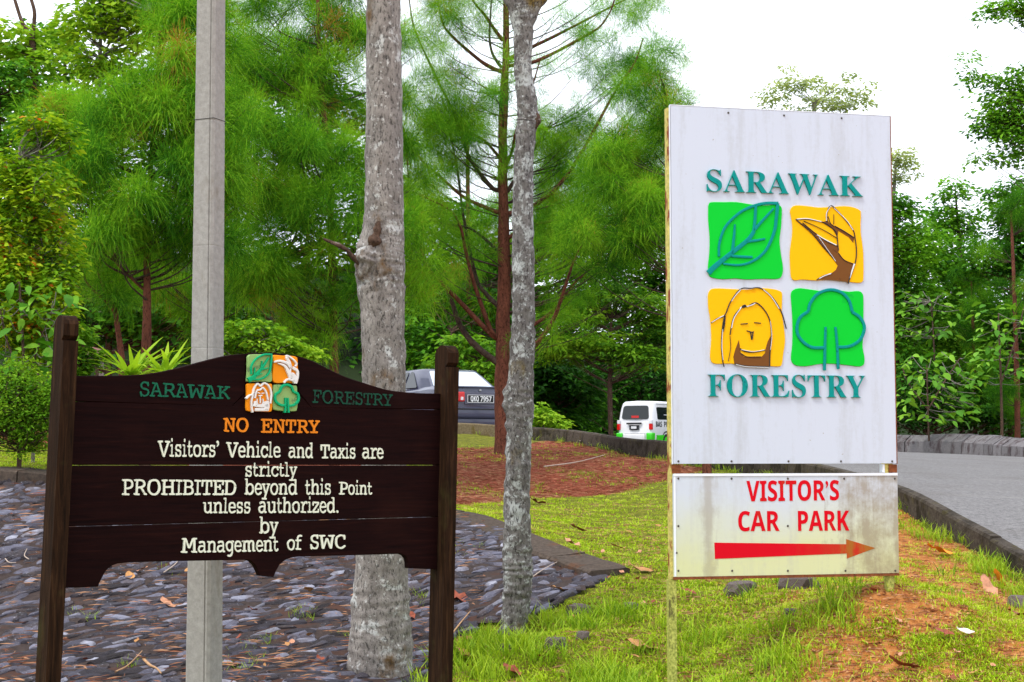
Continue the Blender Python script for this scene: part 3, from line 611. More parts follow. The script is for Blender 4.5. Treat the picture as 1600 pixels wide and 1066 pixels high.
# ---------------------------------------------------------------- white sign
def white_sign():
    pl = PW; gz = float(G(pl.O[0] + .6, pl.O[1] + .1))
    root = regroot(empty('car_park_sign', (pl.O[0] + .6, pl.O[1] + .13, gz), 'tall white board sign with four coloured emblem squares on yellow steel posts', 'sign'))
    W = 1.22
    def ubox(name, u0, u1, w0, w1, n0, n1, mat, par=root): return poly(pl, name, [(u0, w0), (u1, w0), (u1, w1), (u0, w1)], n0, n1, mat, par, uv=True)
    ubox('post', -.012, .020, -.012, 2.385, -.055, -.014, MT['steel']); ubox('post', -.022, .018, -1.0, -.014, -.054, -.015, MT['steel_low'])
    ubox('post', W - .062, W - .018, -.012, 2.375, -.055, -.014, MT['steel']); ubox('post', W - .060, W - .020, -.62, -.014, -.054, -.015, MT['steel_low'])
    up = ubox('upper_board', .003, W - .003, .5647, 2.393, -.012, 0, MT['panel']); lo = ubox('lower_board', .0, W, .0, .5109, -.012, 0, MT['panel_low'])
    for (u0, u1, w0, w1) in ((-.003, .0, .562, 2.395), (W - .003, W + .002, .562, 2.395)): ubox('edge_strip', u0, u1, w0, w1, -.013, .001, MT['rust'] if u0 > 1 else MT['edge_white'], root)
    ubox('edge_strip', .0, W, .502, .515, .0015, .004, MT['edge_white']); ubox('edge_strip', .002, .012, .002, .500, .0015, .003, MT['edge_white'])
    ubox('edge_strip', .0, W, -.014, -.002, -.03, .002, MT['rust']); ubox('edge_strip', .0, W, 2.395, 2.399, -.013, .0, MT['edge_white'])
    for (u, w0) in ((.02, .5130), (W - .02, .5130)): ubox('bracket', u - .022, u + .022, w0 + .004, w0 + .046, -.05, -.006, MT['rust'])
    ubox('bracket', W - .078, W - .066, .517, .560, -.045, -.008, MT['edge_white'])
    L, Fc = screwgeo(pl, [(x, 172 + (x - 1047) * .048) for x in (1138, 1225, 1315)] + [(x, 721) for x in (1060, 1143, 1232, 1314, 1394)] + [(x, 748) for x in (1060, 1143, 1231, 1319, 1398)] + [(1060, 822), (1231, 822), (1057, 864)] + [(x, 892) for x in (1060, 1144, 1231, 1321, 1399)], .006, .001, .005)
    pm(pl, 'screws', L, Fc, MT['screw'], root)['kind'] = 'stuff'
    words(pl, 'lettering', [('SARAWAK', 1104, 1347.5, 299.5, 308, 34, 31)], MT['teal'], root, .0005, .012, off=-.011)
    words(pl, 'lettering', [('FORESTRY', 1106, 1351.5, 620, 622, 34.5, 34.5)], MT['teal'], root, .0005, .012, off=-.011)
    words(pl, 'lettering', [("VISITOR'S", 1166.5, 1311, 783.5, 781.5, 32, 31), ('CAR', 1153.5, 1218, 830, 829.5, 31, 31), ('PARK', 1247, 1327, 829.5, 829, 31, 31)], MT['red_p'], root, .0005, .0018, style=sans, off=.004)
    poly(pl, 'arrow', [(1116, 848), (1322, 850.5), (1322, 842.5), (1367.5, 856.5), (1323, 873), (1323, 865), (1117, 873.5)], .0005, .0015, MT['arrow'], root)
    z1, z2, z3, z4 = (1095, 255), (1225, 255), (1095, 440), (1225, 440); s = 5.607
    def panel(pts, org, mat, nm): return poly(pl, nm, [(org[0] + x / s, org[1] + y / s) for x, y in catmull(np.array(pts + pts[:1], float), 3)[:-1]], .0005, .007, mat, root, chamfer=.0015)
    a = panel([(64, 375), (75, 350), (100, 343), (200, 343), (310, 343), (430, 362), (560, 372), (665, 365), (700, 385), (707, 420), (700, 560), (686, 680), (700, 810), (717, 920), (705, 990), (670, 1015), (560, 1015), (400, 1020), (300, 1012), (200, 1018), (110, 1008), (68, 980), (62, 900), (74, 790), (76, 640), (64, 500)], z1, MT['tile_green'], 'emblem_square')
    strokes(pl, 'leaf_outline', [([(60, 965), (120, 905), (240, 808), (400, 680), (460, 600)], 46, 30), ([(460, 590), (540, 500), (632, 400)], 26, 16), ([(152, 820), (158, 700), (210, 560), (330, 440), (450, 380), (560, 355), (672, 355)], 18, 26), ([(668, 355), (655, 480), (635, 610), (560, 770), (450, 860), (330, 895), (190, 885)], 28, 16), ([(268, 800), (285, 640), (292, 540)], 26, 14), ([(458, 600), (468, 500), (475, 375)], 26, 22), ([(390, 690), (480, 680), (555, 665)], 24, 16), ([(262, 815), (340, 822), (445, 826)], 22, 20)], .006, .014, MT['teal'], a, z1, s)
    b = panel([(50, 430), (60, 395), (100, 372), (200, 378), (300, 390), (420, 385), (520, 378), (600, 388), (660, 415), (670, 450), (668, 600), (690, 780), (692, 1000), (680, 1040), (640, 1050), (520, 1035), (400, 1022), (280, 1030), (160, 1022), (90, 1028), (60, 1000), (52, 900), (50, 780), (68, 640), (70, 540)], z2, MT['tile_yellow'], 'emblem_square')
    poly(pl, 'bird_body', rim([(100, 500), (240, 590), (340, 665), (465, 730), (470, 790), (500, 830), (560, 875), (600, 885), (618, 880), (600, 950), (560, 1055), (540, 1040), (400, 1025), (285, 1022), (330, 990), (410, 968), (450, 935), (465, 900), (430, 850), (350, 755), (270, 640), (190, 575)], z2, s), .006, .0095, MT['brown_p'], b)
    poly(pl, 'bird_neck', rim([(325, 520), (375, 505), (395, 530), (440, 555), (520, 600), (610, 655), (600, 700), (560, 650), (470, 595), (460, 660), (455, 640), (420, 580)], z2, s), .006, .0090, MT['brown_p'], b)
    strokes(pl, 'bird_outline', [([(95, 497), (200, 495), (330, 520), (400, 560), (450, 610), (462, 690), (470, 770)], 8), ([(105, 502), (240, 620), (340, 740), (440, 850)], 8), ([(165, 510), (260, 550), (360, 600), (465, 665)], 5), ([(155, 525), (270, 620), (370, 690), (465, 730)], 7), ([(370, 520), (370, 440), (405, 376), (470, 430), (540, 510), (600, 590), (618, 680), (628, 780), (618, 870), (590, 950), (570, 1000), (556, 1060)], 8), ([(380, 470), (400, 530), (430, 555)], 6), ([(430, 450), (428, 540)], 4), ([(440, 555), (520, 600), (605, 655)], 8), ([(280, 1025), (340, 990), (412, 968)], 9), ([(470, 790), (520, 850), (600, 885)], 6)], .009, .0125, MT['black_e'], b, z2, s)
    strokes(pl, 'peeled_edge', [([(105, 494), (200, 490), (320, 516)], 7), ([(300, 655), (380, 770), (445, 862)], 5), ([(430, 395), (540, 505), (598, 590)], 6), ([(280, 630), (350, 672), (450, 722)], 8), ([(610, 885), (585, 960), (570, 1010)], 14, 5), ([(300, 1014), (350, 988), (405, 970)], 8), ([(365, 510), (366, 440), (400, 380)], 5)], .010, .0130, MT['peel'], b, z2, s)
    c = panel([(60, 130), (70, 90), (110, 62), (250, 66), (400, 72), (500, 58), (620, 66), (690, 85), (710, 120), (706, 260), (722, 380), (735, 520), (718, 640), (708, 720), (680, 745), (560, 738), (420, 730), (250, 720), (130, 722), (90, 700), (80, 640), (90, 500), (80, 330), (64, 230)], z3, MT['tile_yellow'], 'emblem_square')
    poly(pl, 'bib', rim([(290, 722), (280, 660), (300, 590), (328, 515), (340, 600), (345, 630), (370, 658), (450, 665), (530, 658), (560, 625), (560, 600), (580, 530), (605, 480), (608, 600), (598, 745), (450, 745)], z3, s), .006, .0095, MT['brown_p'], c)
    strokes(pl, 'face_outline', [([(85, 365), (140, 325), (205, 295), (255, 180), (340, 70), (430, 62), (520, 62), (620, 140), (700, 270), (742, 415)], 9), ([(205, 295), (185, 400), (176, 560), (185, 690), (198, 748)], 10, 8), ([(205, 300), (200, 380), (192, 440)], 16, 6), ([(250, 470), (262, 400), (290, 300), (372, 212), (400, 222), (475, 188), (550, 250), (600, 350), (612, 480), (600, 620), (597, 745)], 9), ([(250, 480), (255, 580), (235, 700)], 4), ([(343, 375), (405, 370)], 8), ([(462, 362), (520, 367)], 8), ([(395, 433), (440, 445), (458, 440)], 8), ([(430, 445), (441, 510), (452, 445)], 9), ([(338, 590), (380, 612), (450, 620), (555, 602)], 10), ([(345, 630), (400, 660), (520, 660)], 6), ([(290, 722), (400, 742), (595, 748)], 8), ([(360, 225), (380, 215)], 24)], .009, .0125, MT['black_e'], c, z3, s)
    strokes(pl, 'peeled_edge', [([(90, 360), (140, 328), (195, 300)], 6), ([(262, 175), (300, 120), (345, 72)], 6), ([(540, 72), (610, 135), (680, 240)], 7), ([(262, 410), (285, 320), (350, 225)], 8), ([(395, 222), (440, 208), (470, 192)], 8), ([(185, 420), (178, 560), (188, 690)], 6), ([(602, 350), (615, 480), (603, 600)], 5), ([(345, 598), (450, 615), (550, 600)], 5), ([(300, 728), (400, 748), (590, 754)], 5)], .010, .0130, MT['peel'], c, z3, s)
    d = panel([(58, 130), (68, 85), (120, 60), (220, 70), (340, 85), (470, 78), (560, 90), (650, 85), (685, 110), (692, 160), (692, 330), (688, 480), (685, 580), (700, 660), (698, 720), (660, 745), (560, 735), (440, 722), (320, 722), (200, 742), (110, 738), (70, 710), (60, 660), (72, 540), (72, 330)], z4, MT['tile_green'], 'emblem_square')
    strokes(pl, 'tree_outline', [([(348, 580), (240, 578), (160, 530), (112, 460), (110, 380), (140, 310), (208, 262)], 24), ([(206, 262), (225, 190), (290, 110), (390, 74), (490, 95), (560, 165), (590, 265)], 24), ([(588, 268), (650, 310), (690, 370), (695, 430), (660, 510), (590, 560), (520, 575), (460, 575)], 24), ([(357, 400), (352, 560), (348, 780)], 18, 24), ([(443, 400), (458, 560), (468, 768)], 18, 22)], .006, .014, MT['teal'], d, z4, s)
white_sign()

# ---------------------------------------------------------------- wooden sign
def wood_sign():
    pl = PD; W = 1.7; root = regroot(empty('entry_notice_board', (pl.O[0] + .7, pl.O[1] + .5, EYE - 1.5), 'dark brown timber notice board with carved cream lettering hung between two posts', 'sign'))
    # posts: profile in (depth n, height w), rounded head with a notch below it, extruded across
    def post(uc, wtop, wbot, name='post'):
        hw = .029; d0, d1 = .055, -.055; prof = [(d1, wbot), (d0, wbot), (d0, wtop - .100), (d0 - .024, wtop - .098), (d0 - .004, wtop - .080)]
        r = .055
        for k in range(1, 10): a = math.pi * k / 10 - .0; prof.append((r * math.cos(a), wtop - .052 + .052 * math.sin(a)))
        prof += [(d1, wtop - .055)]; k = len(prof); L = [(uc - hw, b, a) for a, b in prof] + [(uc + hw, b, a) for a, b in prof]
        return pm(pl, name, L, [tuple(range(k)), tuple(range(k, 2 * k))[::-1]] + [(i, k + i, k + (i + 1) % k, (i + 1) % k) for i in range(k)], MT['post'], root)
    uL = pl.loc((103, 700), .055)[0]; uR = pl.loc((707, 700), .055)[0]
    wt = pl.loc((96, 492.5), .0)[1]; a = post(uL - .004, wt, -1.25); wt2 = pl.loc((697, 540), .0)[1]; b = post(uR - .004, wt2, -1.1)
    for o, u, k in ((a, uL, .028), (b, uR, .018)):
        for v in o.data.vertices: v.co.x += (v.co.z - .45) * k
    G_ = .0025
    top = catmull(np.array([(100, 587.2), (150, 587.2), (183, 587), (225, 585), (253, 580.8), (281.5, 574.3), (323.7, 563), (360, 554.6), (384, 553)], float), 3)
    topr = catmull(np.array([(465, 556.3), (486, 563), (512, 575.7), (537.6, 587.8), (566.9, 597.7), (603.4, 608.7), (632.7, 612.8), (660, 614.6), (688.5, 615)], float), 3)
    poly(pl, 'plank', list(map(tuple, top)) + [(383, 614), (362, 635.2), (100, 626.6)], -.030, 0, MT['plank_l'], root, chamfer=.003)
    poly(pl, 'plank', list(map(tuple, topr)) + [(688.5, 639.8), (487, 637.9), (466, 612)], -.030, 0, MT['plank_l'], root, chamfer=.003)
    poly(pl, 'plank', [(385, 552.6), (425, 550.5), (464, 556), (465, 612.6), (486, 637.4), (363.3, 635.2), (384, 614)], -.030, -.001, MT['plank'], root, chamfer=.003)
    poly(pl, 'plank', [(100, 627.4), (688.5, 640.9), (688.5, 726.6), (98, 726.6)], -.030, 0, MT['plank'], root, chamfer=.003)
    poly(pl, 'plank', [(97, 727.7), (688.5, 727.6), (689, 807.4), (94, 823.2)], -.030, -.001, MT['plank'], root, chamfer=.003)
    bot = [(92, 824.2), (689, 808.2), (690, 890.2), (671, 889.6), (638, 888.0), (637.6, 880), (636, 873), (632, 868), (625.4, 865.6), (555.9, 867.7), (500, 869), (464.4, 870), (455, 871.5), (446, 875), (437, 883), (431.5, 893), (427.8, 902), (405.9, 899.8), (402, 890), (398.5, 883), (392, 877), (384, 874.9), (340, 875.8), (260, 877.2), (200, 879), (183.8, 880.8), (176, 883.5), (169.4, 888), (163, 896), (159.4, 903.8), (155, 912), (153.5, 917), (94, 919.5)]
    poly(pl, 'plank', bot, -.030, 0, MT['plank'], root, chamfer=.003)
    words(pl, 'lettering', [('SARAWAK', 218.5, 359.5, 619, 624, 22.5, 20)], MT['green_l'], root, .0, .003, style='slab', off=.003, spacing=1.15, wob=.0006)
    words(pl, 'lettering', [('FORESTRY', 488, 613, 629.5, 634.5, 20.5, 18)], MT['green_l2'], root, .0, .003, style='slab', off=.003, spacing=1.15, wob=.0006)
    words(pl, 'lettering', [('NO', 348.5, 387.3, 674.5, 675, 21.5, 21.5), ('ENTRY', 407, 499, 676, 677, 21.5, 20)], MT['orange_l'], root, .0, .005, style='slab', off=.008, wob=.0006, spacing=1.1)
    words(pl, 'lettering', [("Visitors'", 245.8, 341, 713.5, 714.2, 25, 23.5), ('Vehicle', 352.8, 437, 715, 715, 24, 22), ('and', 450.5, 488.2, 715.6, 716, 22, 22), ('Taxis', 500, 554, 716.3, 716.6, 21.5, 21), ('are', 565.8, 598, 716.8, 717, 22, 21)], MT['cream'], root, .0, .006, style='slab', off=.001, wob=.0006)
    words(pl, 'lettering', [('strictly', 383.2, 463.3, 744.8, 744.8, 21.5, 20)], MT['cream'], root, .0, .006, style='slab', off=.001, wob=.0006)
    words(pl, 'lettering', [('PROHIBITED', 190, 368, 773.8, 773.6, 25, 23), ('beyond', 382.1, 463.3, 773.2, 773, 23, 22), ('this', 476.5, 515.6, 773, 773, 22, 22), ('Point', 529.2, 580.4, 773, 773, 20, 19)], MT['cream'], root, .0, .006, style='slab', off=.001, wob=.0006)
    words(pl, 'lettering', [('unless', 316.7, 390, 802, 801.9, 22, 22), ('authorized.', 403.3, 527.7, 801.7, 801.2, 23, 22)], MT['cream'], root, .0, .006, style='slab', off=.001, wob=.0006)
    words(pl, 'lettering', [('by', 405, 434, 833.7, 833.5, 24, 23)], MT['cream'], root, .0, .006, style='slab', off=.001, wob=.0006)
    words(pl, 'lettering', [('Management', 282.3, 434, 864, 861.3, 23, 22), ('of', 448, 470.6, 859.6, 859, 21, 21), ('SWC', 484.5, 538.7, 858, 857, 22, 21)], MT['cream'], root, .0, .006, style='slab', off=.001, wob=.0006)
    z = (375, 545); s = 9.69
    def tl(pts, mat): return poly(pl, 'emblem_tile', rim(catmull(np.array(pts + pts[:1], float), 2)[:-1], z, s), .0, .014, mat, root, chamfer=.002)
    a = tl([(96, 130), (130, 92), (250, 88), (400, 90), (462, 110), (464, 200), (455, 300), (464, 420), (460, 490), (420, 508), (300, 498), (180, 505), (100, 500), (85, 470), (96, 350)], MT['tile_green_w'])
    strokes(pl, 'leaf_carving', [([(95, 480), (180, 425), (290, 310), (400, 140)], 70, 22), ([(140, 390), (140, 270), (210, 160), (330, 95), (450, 92)], 20, 26), ([(445, 95), (435, 230), (410, 360), (330, 440), (230, 470), (150, 465)], 28, 20), ([(185, 400), (190, 290)], 22, 12), ([(290, 300), (300, 190)], 22, 12), ([(280, 325), (390, 295)], 22, 14), ([(200, 415), (300, 380)], 20, 12)], .010, .024, MT['emerald'], a, z, s)
    b = tl([(480, 130), (500, 98), (620, 108), (760, 112), (845, 140), (852, 250), (862, 380), (858, 500), (820, 525), (680, 515), (560, 525), (490, 505), (470, 420), (480, 280)], MT['tile_orange_w'])
    strokes(pl, 'bird_carving', [([(480, 205), (570, 190), (680, 225), (730, 280)], 22, 50), ([(540, 225), (640, 265), (700, 360), (740, 440)], 14, 70), ([(740, 290), (720, 210), (670, 110), (760, 160), (820, 230), (800, 270)], 20, 24), ([(660, 140), (700, 210), (740, 280)], 18), ([(760, 290), (830, 340), (835, 430), (810, 530)], 40, 30), ([(730, 300), (730, 370), (780, 390)], 18), ([(630, 520), (680, 470), (760, 480), (800, 520)], 22, 36), ([(740, 400), (780, 430), (790, 500)], 80, 60)], .010, .024, MT['white_w'], b, z, s)
    c = tl([(85, 560), (100, 530), (200, 528), (330, 530), (440, 532), (465, 560), (462, 700), (470, 800), (462, 930), (420, 958), (280, 950), (150, 950), (85, 935), (78, 840), (88, 700)], MT['tile_orange_w'])
    strokes(pl, 'face_carving', [([(60, 760), (110, 710), (160, 690), (180, 600), (230, 535), (275, 570), (330, 525), (400, 570), (440, 680), (425, 830)], 24), ([(165, 680), (140, 800), (145, 900), (158, 965)], 24), ([(190, 750), (220, 640), (270, 625), (310, 595), (360, 660), (390, 780)], 22), ([(230, 670), (265, 680)], 14), ([(290, 680), (330, 675)], 14), ([(245, 715), (300, 710)], 16), ([(270, 720), (272, 830)], 16), ([(210, 800), (190, 880)], 50, 70), ([(350, 800), (370, 870), (360, 930)], 90, 70), ([(190, 925), (390, 925)], 40), ([(200, 870), (300, 870), (390, 860)], 30, 60), ([(225, 760), (225, 830), (280, 855), (315, 820), (310, 760)], 12)], .010, .024, MT['white_w'], c, z, s)
    d = tl([(482, 580), (510, 545), (640, 552), (800, 558), (842, 580), (846, 720), (850, 850), (838, 930), (800, 948), (650, 945), (520, 930), (480, 905), (476, 780)], MT['tile_green_w'])
    strokes(pl, 'tree_carving', [([(660, 865), (570, 850), (505, 790), (505, 700), (570, 650), (600, 580), (670, 550), (745, 580), (775, 650), (840, 690), (850, 780), (790, 850), (700, 870)], 32), ([(655, 745), (655, 870), (648, 970)], 24, 28), ([(690, 745), (695, 870), (702, 970)], 24, 28)], .010, .024, MT['emerald'], d, z, s)
wood_sign()
#@@PART3
# ---------------------------------------------------------------- concrete pole
def pole():
    D = 7.4; base = at(319, 1130, D); gz = float(G(base[0], base[1])); root = empty('concrete_pole', (base[0], base[1], gz), 'slender grey concrete pole with a groove down one side, behind the notice board', 'pole')
    g = np.random.default_rng(8); ys = [1150, 1066, 878, 545, 385.8]; W_ = {1150: 56, 1066: 54.5, 878: 54, 545: 51, 385: 48.5, 193: 46.5, 0: 44, -300: 41}
    cx = lambda y: 330 - y / 1066 * 11.3; wd = lambda y: 44.5 + y / 1066 * 10.2
    cuts = [1180, 545, 386, 192, -330]; yaw = math.radians(-21)
    for a, b in zip(cuts[:-1], cuts[1:]):
        L = []; q = [a, a - 2, (a + b) / 2, b + 2, b] if True else 0
        for i, y in enumerate(q):
            c = at(cx(y), y, D); h = wd(y) / F * D / 1.27 / 2 * (.985 if i in (0, 4) and y not in (1180, -330) else 1); r = .012
            gr = h * .62
            P = [(-h + r, -h), (gr - .004, -h), (gr, -h + .006), (gr + .004, -h), (h - r, -h), (h, -h + r), (h, h - r), (h - r, h), (-h + r, h), (-h, h - r), (-h, -h + r)]
            for x_, y_ in P: L.append((c[0] + x_ * math.cos(yaw) - y_ * math.sin(yaw), c[1] + x_ * math.sin(yaw) + y_ * math.cos(yaw), c[2]))
        k = 11; Fc = [(i * k + j, i * k + (j + 1) % k, (i + 1) * k + (j + 1) % k, (i + 1) * k + j) for i in range(4) for j in range(k)] + [tuple(range(k))[::-1], tuple(range(4 * k, 5 * k))]
        mesh('shaft_section', L, Fc, MT['pole'], root)
    # thin wire round the shaft
    c = at(cx(191), 191, D); h = wd(191) / F * D / 1.27 / 2 + .001; P = [(h * math.sqrt(2) * math.cos(yaw + math.pi / 4 + k * math.pi / 2) + c[0], h * math.sqrt(2) * math.sin(yaw + math.pi / 4 + k * math.pi / 2) + c[1], c[2] + .002 * k) for k in range(5)]
    tubes('wire', [tube_geo(P, .0016, 5)], plain('dark_wire', (.03, .03, .03)), root)
pole()

# ---------------------------------------------------------------- trees
def trace(px, D, wpx, dz=0.):
    """photo trace -> world polyline and radii ; D may be a number or list"""
    Ds = np.broadcast_to(np.asarray(D, float), (len(px),)); P = np.array([at(x, y, d) for (x, y), d in zip(px, Ds)]); r = np.broadcast_to(np.asarray(wpx, float), (len(px),)) / 2 / F * Ds
    Q = catmull(np.column_stack([P, r]), 6); return Q[:, :3], np.maximum(Q[:, 3], .002)
def trunk_piece(name, px, D, wpx, mat, parent, n=12, noise=.05, seed=0, dens=1):
    P, r = trace(px, D, wpx)
    if dens > 1:
        t = np.linspace(0, len(P) - 1, len(P) * dens); P = np.stack([np.interp(t, np.arange(len(P)), P[:, k]) for k in range(3)], 1); r = np.interp(t, np.arange(len(r)), r)
    return tubes(name, [tube_geo(P, r, n, noise, seed)], mat, parent)
# big lichen-covered tree in front
def front_tree_a():
    D = 8.5; b = at(594, 1160, D); gz = float(G(b[0], b[1])); root = empty('roadside_tree', (b[0], b[1], gz), 'thick pale lichen-spotted tree trunk with a broken side stub behind the notice board', 'tree')
    px = [(590, 1190), (593, 1066), (595, 1000), (595, 950), (597, 870), (600, 700), (600, 600), (598, 500), (595, 440), (594, 400), (599, 360), (600, 300), (600, 150), (599, 0), (600, -200), (604, -500), (600, -900)]
    wp = [128, 106, 98, 90, 81, 70, 68, 69, 76, 77, 66, 61, 57, 54, 50, 44, 34]
    trunk_piece('trunk', px, D, wp, MT['white_bark'], root, 28, .020, 3, 3)
    trunk_piece('branch_stub', [(574, 412), (553, 402), (538, 388), (520, 380), (505, 373)], [8.42, 8.38, 8.36, 8.34, 8.33], [30, 9, 7, 6, 3], MT['brown_bark'], root, 8, .12, 4)
    trunk_piece('branch_stub', [(583, 400), (586, 378), (590, 360), (591, 346)], [8.44, 8.39, 8.38, 8.38], [40, 22, 14, 5], MT['brown_bark'], root, 8, .2, 5)
    trunk_piece('knot', [(566, 440), (571, 415), (577, 395), (583, 378)], 8.41, [10, 36, 34, 12], MT['white_bark'], root, 12, .22, 9)
    for k, (dx, dy) in enumerate([(-160, -1300), (190, -1400), (40, -1500)]): trunk_piece('branch', [(600, -860), (600 + dx * .4, -1040), (600 + dx, dy)], D, [28, 20, 8], MT['white_bark'], root, 8, .06, k)
front_tree_a()
def front_tree_b():
    D = 9.5; b = px_ground(804, 990); root = empty('slim_roadside_tree', (b[0], D, float(G(at(803, 990, D)[0], D))), 'slim grey lichen-crusted tree trunk with moss at its foot, between the two signs', 'tree')
    px = [(801, 1035), (802, 985), (807, 940), (809, 900), (808, 860), (808, 780), (810, 700), (812, 640), (813, 600), (817, 520), (818, 450), (817, 350), (818, 260), (822, 205), (825, 185), (822, 150), (817, 100), (818, 40), (817, 10), (815, -14)]
    wp = [62, 44, 43, 46, 44, 40, 40, 44, 41, 37, 36, 34, 31, 32, 34, 31, 28, 33, 38, 24]
    trunk_piece('trunk', px, D, wp, MT['grey_bark'], root, 24, .045, 6, 3)
    trunk_piece('knot', [(797, 600), (793, 617), (795, 640), (799, 655)], D - .02, [6, 16, 15, 5], MT['grey_bark'], root, 10, .18, 2)
    trunk_piece('knot', [(832, 172), (838, 188), (834, 205)], D - .02, [6, 14, 5], MT['brown_bark'], root, 10, .18, 2)
    trunk_piece('branch', [(812, 42), (804, 10), (790, -18), (770, -120), (740, -330)], D, [22, 24, 17, 13, 6], MT['grey_bark'], root, 10, .06, 3)
    trunk_piece('branch', [(822, 42), (834, 8), (854, -20), (890, -140), (930, -380)], D, [22, 26, 19, 15, 7], MT['grey_bark'], root, 10, .06, 4)
front_tree_b()

# --- needle foliage
def tuft_templates(n=6, needles=210, seed=1, L0=.235):
    out = []
    for s in range(n):
        g = np.random.default_rng(seed + s); az = g.uniform(0, 2 * np.pi, needles); e = np.radians(g.uniform(-30, 84, needles)); L = L0 * g.uniform(.55, 1.12, needles)
        d = np.stack([np.cos(az) * np.cos(e), np.sin(az) * np.cos(e), np.sin(e)], 1); o = d * g.uniform(0, .16, needles)[:, None] + g.normal(size=(needles, 3)) * .03
        mid = o + d * (L * .5)[:, None]; tip = o + d * (L * .92)[:, None] + np.stack([0 * L, 0 * L, -.34 * L * np.cos(e) - .035], 1)
        sd = np.cross(d, g.normal(size=(needles, 3))); sd /= np.linalg.norm(sd, axis=1)[:, None]; wd = .0024
        V = np.stack([o, mid - sd * wd, mid + sd * wd, tip], 1).reshape(-1, 3); b = np.arange(needles)[:, None] * 4
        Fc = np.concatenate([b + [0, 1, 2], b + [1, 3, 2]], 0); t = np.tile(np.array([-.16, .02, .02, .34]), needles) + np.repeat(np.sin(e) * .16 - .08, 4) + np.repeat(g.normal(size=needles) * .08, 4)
        out.append((V, Fc, t))
    return out
TUFT = tuft_templates()
def place_tufts(P, sc, g, tint, lean=None):
    parts = []; N = len(P); k = g.integers(0, len(TUFT), N)
    R = rotz(g.uniform(0, 2 * np.pi, N)) @ rotx(g.normal(size=N) * .35)
    if lean is not None:                      # lean tufts outward from the crown
        ax = np.arctan2(lean[:, 1], lean[:, 0]); R = rotz(ax - np.pi / 2) @ rotx(-np.clip(np.hypot(lean[:, 0], lean[:, 1]), 0, 1) * .5) @ rotz(-ax + np.pi / 2) @ R
    for i, (V, Fc, t) in enumerate(TUFT):
        m = k == i
        if m.any(): parts.append(scatter(V, Fc, P[m], R[m], sc[m], t, tint[m]))
    return parts
def lobes_points(lobes, n, g, shell=.55, low=-1.):
    """lobes: (px, py, D, rx_px, ry_px [, depth ratio]) -> points with outward direction; count shared by size"""
    ar = np.array([l[3] * l[4] for l in lobes], float); cnt = np.maximum(1, (n * ar / ar.sum()).astype(int)); P, O, I = [], [], []
    for li, (l, c) in enumerate(zip(lobes, cnt)):
        cx = at(l[0], l[1], l[2]); rx, rz = l[3] / F * l[2], l[4] / F * l[2]; ry = rx * (l[5] if len(l) > 5 else .8)
        d = g.normal(size=(c, 3)); d /= np.linalg.norm(d, axis=1)[:, None]; d[:, 2] = np.where(d[:, 2] < low, -d[:, 2], d[:, 2]); r = (shell + (1 - shell) * g.uniform(size=c)) ** 1.0
        r = np.where(g.uniform(size=c) < .3, g.uniform(.15, 1, c), r); P.append(cx + d * r[:, None] * np.array([rx, ry, rz])); O.append(d); I.append(np.full(c, li))
    return np.concatenate(P), np.concatenate(O), np.concatenate(I)
def twigs(name, P, trunkP, g, mat, root, frac=.35, r0=.012, sag=.1):
    L = []; tp = np.asarray(trunkP)
    for p in P[g.uniform(size=len(P)) < frac]:
        c = tp[(tp[:, 2] < p[2] + .1)] if (tp[:, 2] < p[2] + .1).any() else tp[:1]; h = np.hypot(*(c - p)[:, :2].T); want = p[2] - h * .55; s = c[np.argmin(np.abs(c[:, 2] - want))]
        m = (s + p) / 2 + np.array([g.normal() * .06, g.normal() * .06, -sag * np.linalg.norm(p - s)]); q = catmull(np.array([s, m, p]), 4); L.append(tube_geo(q, np.linspace(r0 * g.uniform(.7, 1.3), .003, len(q)), 4))
    if L: tubes(name, L, mat, root, kind='stuff')
def clumps(C, O, I, g, scale=1., per=6, spread=1.):
    """brush-shaped domes: tufts spread over the upper side of each clump centre"""
    n = len(C); k = np.repeat(np.arange(n), per); d = g.normal(size=(len(k), 3)); d /= np.linalg.norm(d, axis=1)[:, None]; d[:, 2] = np.where(d[:, 2] < -.15, -d[:, 2], d[:, 2]); d = d + O[k] * .35; d /= np.linalg.norm(d, axis=1)[:, None]
    r = g.uniform(.10, .27, len(k)) * scale * spread; rs = g.uniform(.7, 1.4, n)[k]; return C[k] + d * (r * rs)[:, None] * [1, 1, .8], d, k
def needle_tree(name, label, trunks, lobes, ntuft, seed, group=None, scale=1., fr=.3, bark='pine_bark', tint0=.42):
    g = np.random.default_rng(seed); P0, r0 = trace(*trunks[0][:3]); bx, by = P0[0][0], P0[0][1]; root = empty(name, (bx, by, float(G(bx, by))), label, 'tree', group); allP = []
    for k, (px, D, wd) in enumerate(trunks):
        P, r = trace(px, D, wd); 
        if k == 0: P[0, 2] = min(P[0, 2], float(G(bx, by)) - .05)
        allP.append(P); tubes('trunk' if k == 0 else 'branch', [tube_geo(P, r, 9 if k == 0 else 6, .06, seed + k)], MT[bark], root)
    P, O, I = clumps(*lobes_points(lobes, int(ntuft / 4.4), g), g, scale); lt = g.normal(size=int(I.max()) + 1) * .10
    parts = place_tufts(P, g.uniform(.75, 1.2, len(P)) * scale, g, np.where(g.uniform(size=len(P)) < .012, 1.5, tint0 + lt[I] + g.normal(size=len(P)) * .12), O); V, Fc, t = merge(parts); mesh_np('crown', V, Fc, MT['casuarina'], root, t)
    twigs('twigs', P, np.concatenate(allP), g, MT['dark_branch'], root, fr); return root
CG = 'casuarina trees on the near bank'
